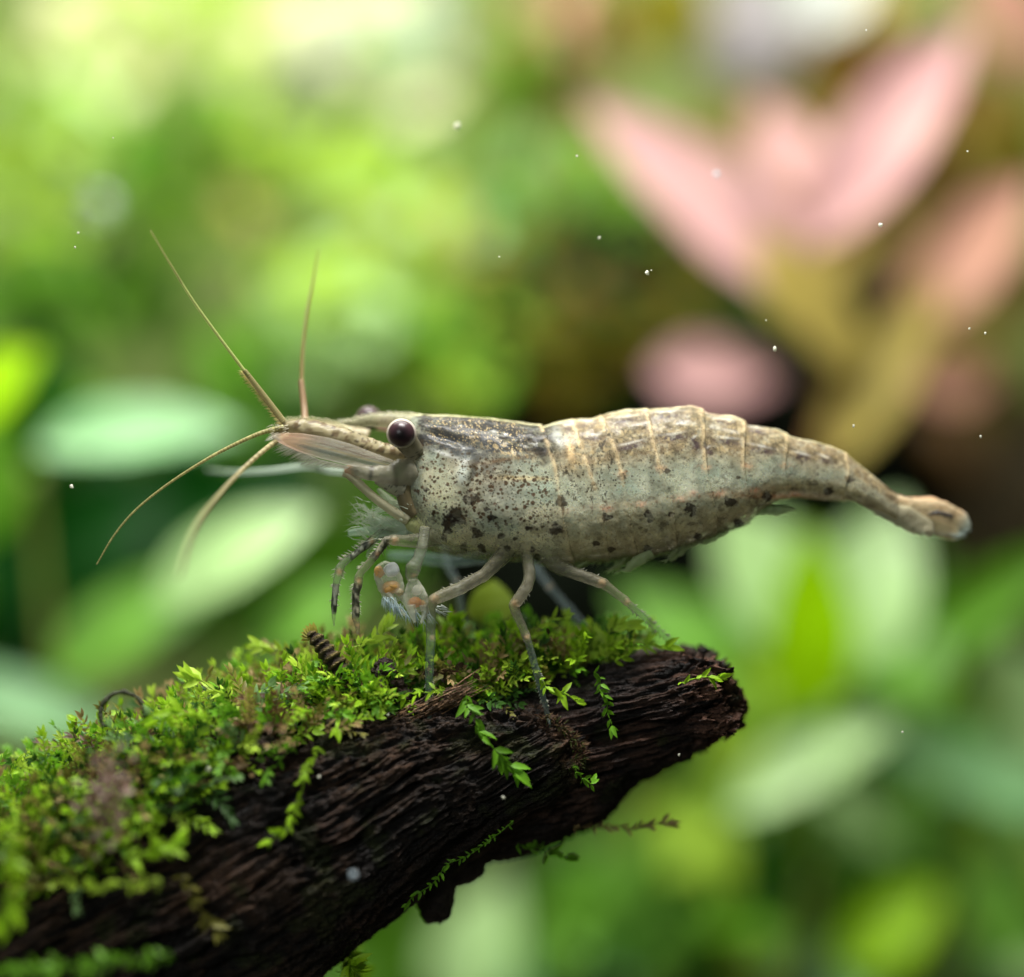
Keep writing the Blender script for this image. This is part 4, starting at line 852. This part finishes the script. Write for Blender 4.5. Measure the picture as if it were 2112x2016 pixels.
for k in range(60):
    x = 560+k*2.9; z = np.interp(x, [560, 590, 647, 698, 744], [890, 868, 866, 874, 900]); hh_.hair(at(x, z+4, .3), at(x-6, z-8-r_.uniform(0, 4), .3), .010, [*s2l((215, 210, 170)), .8])
for k in range(50):
    x = 556+r_.uniform(0, 40); z = 905-r_.uniform(0, 30); hh_.hair(at(x, z, .2), at(x-r_.uniform(8, 16), z+r_.uniform(0, 8), .2), .009, [*s2l((225, 220, 200)), .6])
tag(hh_.build('antennule_bristles', M_limb, shrimp), kind='stuff')

# legs
def leg(name, pts, joints, base, al=.8, spk=(96, 92, 80), dens=.4, fadeto=None, spines=None, dark=None, n=120, label=None):
    J = np.array([at(*j[:3]) for j in joints]) if joints else np.zeros((0, 3)); jr = [j[3] for j in joints]
    def f(V, t, a):
        c = np.tile(s2l(base), (len(V), 1))*(0.5+.6*fbm(V*9, 3, 5))[:, None]
        if fadeto is not None: c = mixc(c, s2l(fadeto), sstep(.45, .7, t))
        alv = np.full(len(V), al*.34)-(.12*sstep(.45, .8, t) if fadeto is not None else 0)+.55*np.abs(np.cos(a))**7
        m_ = SP_(V, 22, 7, dens); c = mixc(c, s2l(spk), m_*.8); 
        if dark:
            for (t0, t1) in dark:
                w_ = sstep(t0-.02, t0+.02, t)*sstep(t1+.02, t1-.02, t); st = fbm(V*np.array([18, 18, 8]), 2, 9); c = mixc(c, s2l((28, 34, 26)), w_*sstep(.38, .55, st)*.9); alv = np.maximum(alv, w_*.9)
        # dark lines lengthwise along both edges of the limb
        c = mixc(c, s2l((70, 72, 62)), np.exp(-((np.abs(np.cos(a))-.94)/.06)**2)*.7)
        for j_, r_j in zip(J, jr):
            d_ = np.linalg.norm(V-j_, axis=1)/(r_j/100); g_ = np.exp(-d_**2); c = mixc(c, s2l((226, 178, 132)), g_**2*.8*sstep(.3, .6, fbm(V*14, 2, 8)+.15)); alv = np.maximum(alv, g_*.97)
        return np.concatenate([np.clip(c, 0, 1), alv[:, None]], 1)
    pts = [(p[0], p[1], p[2], p[3]*(.86 if p[3] < 16 else 1)) for p in pts]
    o = tube(name, pts, M_limb, shrimp, f, n, 16, smoothpath=False, wob=.03)
    if label: o['label'] = label
    b = Bag(); r = random.Random(len(pts)*7+int(pts[0][0])); hasb = False
    P = [np.array(p[:4], float) for p in pts]
    for (i, dens_, ln, sides) in (spines or []):
        p, q_ = P[i], P[i+1]; d_ = (q_-p)[:2]; L_ = np.linalg.norm(d_); d_ /= L_; nn = np.array([-d_[1], d_[0]])
        for k in range(int(L_*dens_)):
            u = r.random(); c_ = p+(q_-p)*u; s_ = r.choice(sides); rad = c_[3]
            a_ = c_[:2]+nn*s_*rad*.9; e_ = a_+nn*s_*ln*r.uniform(.6, 1.2)+d_*ln*r.uniform(.3, .9)
            b.hair(at(*a_, c_[2]), at(*e_, c_[2]+r.uniform(-.05, .05)), .011, [*s2l((216, 214, 196)), .8]); hasb = True
    if hasb: ob_ = b.build('bristles', M_limb, o); tag(ob_, kind='stuff')
    return o
bs = (180, 174, 148)
leg('leg', [(1060, 1120, .5, 20), (1034, 1150, .3, 17), (1000, 1185, .15, 15.5), (950, 1214, 0, 15), (905, 1232, -.1, 15), (893, 1238, -.12, 14), (889, 1250, -.12, 12.5), (888, 1310, -.08, 11), (889, 1318, -.08, 11.5), (888, 1330, -.08, 10.5), (885, 1400, 0, 9.5), (884, 1458, .05, 7.5), (885, 1475, .1, 5), (887, 1492, .0, 2.5)],
    [(897, 1236, -.2, 12), (892, 1316, -.15, 9)], bs, .86, fadeto=(150, 178, 162), spines=[(2, .12, 6, (1,)), (3, .12, 6, (1,)), (10, .3, 5, (-1, 1))])
leg('leg', [(1088, 1110, .5, 20), (1088, 1150, .3, 15), (1093, 1190, .1, 14), (1086, 1212, .0, 14), (1068, 1238, -.1, 14.5), (1059, 1248, -.1, 13), (1064, 1262, -.1, 11), (1084, 1308, -.08, 9.5), (1087, 1316, -.08, 10.5), (1090, 1326, -.08, 9), (1108, 1390, 0, 8.5), (1125, 1458, .2, 6.5), (1130, 1480, .25, 4.5), (1135, 1502, .1, 2.2)],
    [(1062, 1246, -.2, 11), (1087, 1314, -.15, 9)], bs, .86, fadeto=(150, 172, 166), spines=[(3, .15, 6, (-1,)), (10, .3, 5, (-1, 1))])
leg('leg', [(1120, 1135, .6, 24), (1150, 1168, .5, 17), (1190, 1184, .35, 14.5), (1236, 1201, .25, 14), (1246, 1204, .25, 13), (1252, 1210, .25, 10.5), (1288, 1237, .3, 9.5), (1293, 1242, .3, 10), (1300, 1248, .3, 7.5), (1340, 1284, .7, 6), (1388, 1328, 1.1, 5), (1410, 1345, 1.1, 4.5), (1433, 1363, .85, 2)],
    [(1241, 1203, .15, 11), (1293, 1242, .25, 9)], bs, .86, fadeto=(150, 170, 160), spines=[(2, .1, 6, (-1,)), (8, .4, 7, (-1, 1)), (9, .5, 8, (-1, 1))])
leg('leg', [(1095, 1140, 2.0, 16), (1112, 1182, 2.4, 11), (1134, 1210, 2.6, 12), (1142, 1220, 2.6, 10), (1185, 1268, 2.7, 9), (1228, 1320, 2.5, 8), (1250, 1350, 2.5, 5)], [(1134, 1209, 2.5, 10)], (160, 178, 186), .75, dens=.1, label='blurred bluish far-side leg reaching back to the right')
leg('leg', [(915, 1120, 2.2, 12), (922, 1165, 2.6, 10), (943, 1200, 2.8, 9), (948, 1230, 2.8, 8), (956, 1290, 2.7, 7.5), (958, 1320, 2.7, 5)], [(943, 1200, 2.7, 9)], (160, 178, 180), .65, dens=.1, label='blurred pale far-side leg behind the claws')
leg('leg', [(1010, 1150, 1.8, 12), (930, 1160, 2.2, 13), (860, 1150, 2.3, 13), (800, 1145, 2.2, 9)], [], (160, 190, 186), .6, dens=.05, label='blurred far-side leg held level under the chest')
# small clawed front legs
leg('front_leg', [(900, 1105, .5, 22), (870, 1116, .3, 16), (830, 1116, .1, 14), (812, 1114, 0, 13), (797, 1114, 0, 10), (780, 1140, 0, 9), (745, 1180, 0, 9), (740, 1192, 0, 11), (738, 1205, 0, 11), (734, 1222, 0, 9), (734, 1275, 0, 9), (737, 1292, 0, 6), (738, 1308, 0, 2.5)],
    [(814, 1116, -.1, 12), (780, 1144, -.1, 7), (740, 1198, -.1, 10), (737, 1290, -.05, 9)], (176, 172, 146), .8, dens=.3, dark=[(.33, .5), (.68, .9)], spines=[(4, .4, 9, (-1, 1)), (5, .3, 8, (1,)), (8, .5, 8, (1,)), (9, .5, 6, (-1, 1))], label='front leg with dark striped wrist and orange tip')
leg('front_leg', [(850, 1105, .9, 14), (815, 1098, .6, 12), (785, 1101, .4, 11), (766, 1116, .35, 10), (735, 1141, .35, 8), (706, 1163, .35, 8.5), (700, 1174, .35, 11), (697, 1190, .35, 10), (693, 1204, .35, 8), (689, 1250, .35, 7.5), (688, 1272, .35, 5), (689, 1292, .35, 2)],
    [(768, 1116, .25, 9), (700, 1180, .25, 10)], (172, 176, 156), .75, dens=.3, dark=[(.33, .52), (.72, .92)], spines=[(3, .4, 11, (1,)), (4, .4, 11, (1,)), (6, .5, 8, (-1, 1)), (8, .3, 6, (-1, 1))], label='foremost thin leg with a dark striped outer half')
leg('front_leg', [(876, 1090, .1, 13), (871, 1128, -.1, 13.5), (862, 1155, -.15, 13), (852, 1172, -.2, 16), (849, 1186, -.2, 15), (851, 1198, -.2, 11)], [(852, 1186, -.3, 8)], (170, 172, 150), .85, dens=.35, label='short grey front leg carrying the nearer claw')
# claws
def claw(pts, orange, lab, y):
    def f(V, t, a):
        c = np.tile(s2l((206, 208, 190)), (len(V), 1))*(0.7+.6*fbm(V*6, 2, 5))[:, None]
        ed = np.abs(np.cos(a))**6; return np.concatenate([c, (.30+.5*ed)[:, None]], 1)
    o = tube('claw', pts, M_limb, shrimp, f, 40, 22, wob=.06); o['label'] = lab
    for (x, z, rx, rz, c) in orange:
        V, F, _ = uvs(x, z, y, rx, rz, min(rx, rz)*.7, 14, 18); V = V+(fbm(V*9, 2, 3)[:, None]-.5)*.06
        mesh_obj('claw_muscle', V, F, M_limb, o, np.tile([*s2l(c), .72], (len(V), 1)))
    return o
claw([(852, 1195, -.15, 9), (854, 1212, -.15, 19, 13), (858, 1232, -.15, 24, 14), (861, 1248, -.15, 23, 12), (864, 1262, -.15, 12, 8)], [(856, 1243, 13, 12, (226, 150, 70)), (872, 1247, 8, 8, (222, 172, 110)), (860, 1218, 10, 11, (216, 214, 200))], 'nearer translucent claw with an orange patch', -.1)
claw([(785, 1165, .3, 14), (795, 1182, .25, 27, 15), (806, 1206, .25, 28, 15), (818, 1226, .25, 20, 11), (826, 1238, .25, 8, 6)], [(782, 1180, 11, 13, (222, 176, 110)), (808, 1176, 17, 15, (238, 240, 244)), (806, 1212, 18, 14, (218, 170, 100)), (822, 1222, 9, 8, (206, 190, 150))], 'far translucent claw with white and orange patches', .2)
for nm_, pts_ in (('claw_finger', [(848, 1248, -.2, 9), (850, 1266, -.2, 7), (856, 1284, -.2, 2)]), ('claw_finger', [(874, 1248, -.1, 10), (876, 1264, -.1, 7), (868, 1286, -.15, 2)]), ('claw_finger', [(800, 1222, .2, 9), (814, 1248, .2, 7), (838, 1272, .2, 2)]), ('claw_finger', [(824, 1222, .3, 9), (838, 1244, .3, 7), (850, 1276, .25, 2)]), ('claw_finger', [(780, 1190, .35, 7), (792, 1226, .35, 6), (804, 1254, .35, 2)])):
    tube(nm_, pts_, M_limb, shrimp, colf((214, 216, 200), .5, (120, 110, 90), .2, 18), 24, 12)
for pts_ in ([(842, 1080, .6, 9), (800, 1074, .7, 7), (765, 1060, .8, 5), (748, 1040, .8, 2.5)], [(840, 1092, .5, 9), (798, 1096, .6, 7), (772, 1086, .6, 6), (758, 1066, .6, 2.5)], [(845, 1060, .6, 8), (810, 1050, .7, 6), (778, 1056, .8, 4.5), (745, 1080, .8, 2)], [(842, 1100, .4, 9), (812, 1106, .5, 8), (786, 1108, .5, 6), (764, 1130, .5, 4), (756, 1150, .5, 2)]):
    tube('palp', pts_, M_limb, shrimp, colf((206, 220, 204), .45, (130, 120, 90), .25, 18), 36, 10)
tf = Bag()
for k in range(110):
    bx = r_.choice([(800, 1240), (845, 1266), (870, 1268), (815, 1250)]); x = bx[0]+r_.uniform(-12, 16); z = bx[1]+r_.uniform(-10, 5); tf.hair(at(x, z, .1), at(x+r_.uniform(-4, 20), z+r_.uniform(12, 34), r_.uniform(0, .3)), .014, [*s2l((200, 218, 222)), .6])
for k in range(16):
    x = 905+r_.uniform(-10, 8); z = 1255+r_.uniform(-8, 8); tf.hair(at(x, z, .1), at(x+r_.uniform(8, 26), z+r_.uniform(0, 12), .1), .018, [*s2l((226, 232, 226)), .7])
tag(tf.build('claw_tufts', M_limb, shrimp), kind='stuff')
# mouthparts
def whisk(name, pts, c=(196, 206, 184), a=.6, **kw): return tube(name, pts, M_limb, shrimp, colf(c, a, (130, 120, 90), .15, 20), 40, 12, **kw)
whisk('maxilliped', [(708, 976, .1, 7), (725, 984, .1, 9), (770, 1025, .15, 9), (815, 1058, .2, 10), (840, 1072, .3, 12)], (196, 190, 160), .85)
whisk('maxilliped', [(850, 1040, .5, 16), (820, 1045, .6, 12), (795, 1025, .7, 8), (780, 1010, .8, 4)], (206, 216, 190), .6)
whisk('maxilliped', [(860, 1095, .5, 18), (830, 1085, .5, 16), (795, 1082, .5, 12), (770, 1072, .6, 8), (765, 1060, .6, 4)], (196, 210, 190), .55)
whisk('maxilliped', [(835, 1066, .4, 8), (850, 1080, .4, 18), (872, 1096, .4, 14)], (196, 198, 140), .7)
whisk('maxilliped', [(800, 1100, .6, 14), (770, 1095, .7, 10), (735, 1098, .8, 8), (718, 1100, .8, 6)], (190, 214, 196), .5)
whisk('mandible', [(835, 1000, .35, 14), (832, 1020, .3, 16), (842, 1048, .3, 15), (856, 1064, .3, 10)], (124, 112, 84), .9)
mb = Bag()
for k in range(150):
    x = r_.uniform(740, 850); z = 1040+r_.uniform(0, 70)*(1-(x-740)/200)+r_.uniform(-20, 25); L_ = r_.uniform(12, 40); a = math.radians(r_.gauss(170, 28))
    mb.hair(at(x, z, .4+r_.uniform(-.3, .4)), at(x+L_*math.cos(a), z-L_*math.sin(a), .4+r_.uniform(-.3, .4)), .012, [*s2l((214, 224, 204)), .5], (0, 0, r_.uniform(-.05, .08)))
for k in range(14):
    z = 1048+k*5; mb.hair(at(775, z+14, .5), at(708+r_.uniform(-6, 22), z+r_.uniform(-14, 10), .7), .010, [*s2l((214, 224, 204)), .5], (0, 0, .1))
tag(mb.build('mouth_setae', M_limb, shrimp), kind='stuff')
# pleopods: fringed flaps under the abdomen
for (a, b, c) in [((1215, 1150), (1180, 1172), 1.1), ((1300, 1142), (1262, 1172), 1.0), ((1345, 1140), (1278, 1177), .6), ((1420, 1118), (1378, 1152), .9), ((1500, 1090), (1440, 1118), 1), ((1560, 1052), (1640, 1052), 1.1)]:
    tube('pleopod', [(a[0], a[1], c, 12, 10), ((a[0]+b[0])/2, (a[1]+b[1])/2+2, c, 12, 6), (b[0]*.8+a[0]*.2, b[1], c, 6, 4), (b[0], b[1], c, 1.5, 1.5)], M_limb, shrimp, colf((176, 190, 140), .6), 30, 14, wob=.08)
pf = Bag()
for k in range(220):
    x = r_.uniform(1180, 1500); z = np.interp(x, [1180, 1352, 1500], [1166, 1150, 1098]); pf.hair(at(x, z-6, .9), at(x-r_.uniform(6, 26), z+r_.uniform(2, 12), .9+r_.uniform(-.2, .2)), .013, [*s2l((176, 196, 140)), .5])
for (bx_, bz_, ex_, ez_) in ((1215, 1158, 1180, 1176), (1300, 1146, 1262, 1178), (1345, 1142, 1276, 1180), (1420, 1120, 1376, 1156), (1470, 1104, 1430, 1128)):
    for k in range(45):
        u = r_.random(); x = bx_+(ex_-bx_)*u; z = bz_+(ez_-bz_)*u; pf.hair(at(x, z, .8), at(x-r_.uniform(4, 22), z+r_.uniform(2, 9), .8+r_.uniform(-.2, .2)), .012, [*s2l((196, 208, 160)), .55])
for k in range(40):
    x = r_.uniform(1570, 1600); z = 1052+r_.uniform(-8, 8); pf.hair(at(x, z, 1.1), at(x+r_.uniform(20, 55), z+r_.uniform(-6, 6), 1.1), .013, [*s2l((160, 200, 130)), .5])
tag(pf.build('pleopod_setae', M_limb, shrimp), kind='stuff')
# tail fan
tf_c = lambda o_: colf((206, 190, 156), .62, (120, 104, 84), .3, 9, tip=((176, 184, 172), .86, .97), seed=o_)
tube('telson', [(1790, 1020, 1.45, 30, 16), (1840, 1040, 1.5, 22, 14), (1890, 1050, 1.6, 20, 12), (1940, 1056, 1.65, 22, 9), (1975, 1072, 1.7, 20, 6), (1996, 1086, 1.7, 10, 4), (1999, 1090, 1.7, 3, 2)], M_limb, shrimp, tf_c(3), 60, 26, wob=.07)
tube('uropod', [(1775, 1025, 1.3, 16, 10), (1830, 1052, 1.35, 20, 8), (1880, 1075, 1.45, 25, 6), (1910, 1092, 1.5, 20, 5), (1918, 1108, 1.5, 4, 2)], M_limb, shrimp, colf((190, 184, 156), .82, (130, 120, 100), .3, 9, seed=4), 50, 26, wob=.07)
tube('uropod', [(1830, 1050, 1.55, 12, 8), (1890, 1072, 1.6, 22, 7), (1940, 1090, 1.7, 20, 6), (1975, 1103, 1.75, 13, 4), (1985, 1106, 1.75, 3, 2)], M_limb, shrimp, tf_c(5), 50, 26, wob=.07)
tube('uropod', [(1850, 1032, 1.7, 7, 6), (1900, 1034, 1.8, 8, 7), (1920, 1036, 1.8, 10, 8), (1950, 1046, 1.8, 10, 6), (1985, 1065, 1.8, 9, 5), (1998, 1082, 1.8, 4, 3)], M_limb, shrimp, colf((226, 190, 150), .95, (130, 120, 100), .2, 9, tip=((180, 190, 180), .8, .95)), 50, 18, wob=.05)
tube('uropod', [(1915, 1062, 1.55, 3, 3), (1935, 1058, 1.5, 5, 4), (1965, 1066, 1.5, 4, 4)], M_limb, shrimp, (*s2l((70, 66, 66)), .8), 20, 12)

tl = Bag()
for k in range(120):
    u = r_.random(); x = 1905+90*u; z = np.interp(x, [1905, 1925, 1975, 1998], [1104, 1098, 1108, 1090]); tl.hair(at(x, z-4, 1.7), at(x+r_.uniform(4, 16), z+r_.uniform(2, 12)-8*u, 1.7+r_.uniform(-.1, .1)), .012, [*s2l((200, 214, 208)), .6])
for k in range(50):
    x = 1835+r_.uniform(0, 70); z = np.interp(x, [1835, 1905], [1072, 1100]); tl.hair(at(x, z-3, 1.45), at(x+r_.uniform(0, 12), z+r_.uniform(4, 10), 1.45), .010, [*s2l((200, 206, 180)), .5])
tag(tl.build('tail_setae', M_limb, shrimp), kind='stuff')
# ------------------------------------------------------------------ specks in the water
M_speck = plain('speck', (0.7, 0.7, 0.6), 0.95, .1, spec=0, transl=.5); M_bub = plain('bubble_film', (0.75, 0.85, 0.75), .5, .1, trp=.3); M_bub2 = plain('bubble_skin', (0.5, 0.6, 0.66), .3, .1, trp=.35)
def speck(px_, py_, y_, r, lab, m_=None, el=1.0, name='water_speck', cat='speck', grp='pale specks floating in the water'):
    n, m = 10, 14; ph = np.linspace(0, math.pi, n)[:, None]; t_ = np.linspace(0, 2*math.pi, m, endpoint=False)[None, :]
    V = np.stack([np.sin(ph)*np.cos(t_), np.sin(ph)*np.sin(t_), np.cos(ph)+0*t_], -1).reshape(-1, 3); r *= .66 if m_ is None else 1; V = V*(1+(1.3 if m_ is None else .2)*(fbm(V*1.7+px_, 2, 3)-.5))[:, None]*np.array([r, r, r*el])/100
    o = mesh_obj(name, V, grid_faces(n, m), m_ or M_speck); d_ = surf(px_*S, py_*S, 2); o.location = at(px_*S, py_*S, min(y_, d_-.04) if d_ < 50 else y_); tag(o, lab, cat, grp)
SPK = [(877, 241, 2.2, 9, 'soft whitish speck above the shrimp near the top centre, left of the brown stems'), (1690, 432, 0, 6.5, 'largest bright speck, between the pink leaf and the tan leaf'), (1242, 524, 0, 6, 'bright speck on the dark gap just under the left pink leaf'), (1250, 519, 0, 2.5, 'tiny crumb touching the bright speck under the left pink leaf'),
 (958, 493, 0, 3, 'tiny flat speck on green, halfway between head and top edge'), (1857, 291, 0, 3, 'tiny speck on brown right of the bright pink leaf'), (1662, 58, 0, 2, 'faintest speck near the top between the pink leaves'), (1487, 670, .4, 5, 'slanting speck on the black rock above the pale pink oval leaf'), (1470, 615, 0, 2.4, 'tiny speck on black above the slanting speck'),
 (1860, 631, 0, 3.4, 'left one of the two specks side by side near the right edge'), (1891, 640, 0, 3.4, 'right one of the two specks side by side near the right edge'), (137, 934, 0, 6, 'white speck on dark green at the left edge, under the pale leaf'), (144, 475, 0, 3, 'tiny sparkle below the big faint disc at left'), (150, 447, 0.6, 3, 'dim sparkle touching the rim of the big faint disc'),
 (217, 265, 0, 2, 'tiny speck on yellow-green at the upper left'), (1638, 818, .5, 3.4, 'faint speck above the tail on olive'), (1882, 838, 0, 3.2, 'thin upright speck above the tail tip near the right edge'), (1107, 300, .8, 3.5, 'dim speck on green left of the big pink leaf'), (1150, 457, 1, 4, 'dim speck on tan-green above the shrimp\'s back'), (1303, 1449, 0, 3.8, 'white grain at the lower edge of the far limb'),
 (966, 1531, -.6, 5.5, 'small bluish grain on the black wood under the broken end'), (1732, 1405, .4, 3.5, 'dim grain over the green leaf right of the driftwood'), (400, 1476, -1.3, 8, 'glinting white grain at the edge of the left moss'), (612, 1491, -.8, 5, 'white grain caught on the moss left of the hanging sprig'), (745, 1372, -.5, 4, 'white thread-like grain on dark wood below the stub')]
for (x, z, y_, r, lab) in SPK: speck(x, z, y_, r, lab, el=.6 if x in (958, 1250) else (1.5 if x in (1487, 1638, 1882) else 1))
speck(193, 397, -12, 21, 'big faint out-of-focus disc at the upper left', M_bub, name='bubble', cat='bubble', grp='out-of-focus bubbles')
speck(678, 1679, -3.0, 7, 'small grey out-of-focus disc on the black wood', M_bub2, name='bubble', cat='bubble', grp='out-of-focus bubbles')
speck(1375, 335, 3, 6, 'faint round bubble on the left pink leaf', M_bub2, name='bubble', cat='bubble', grp='out-of-focus bubbles')
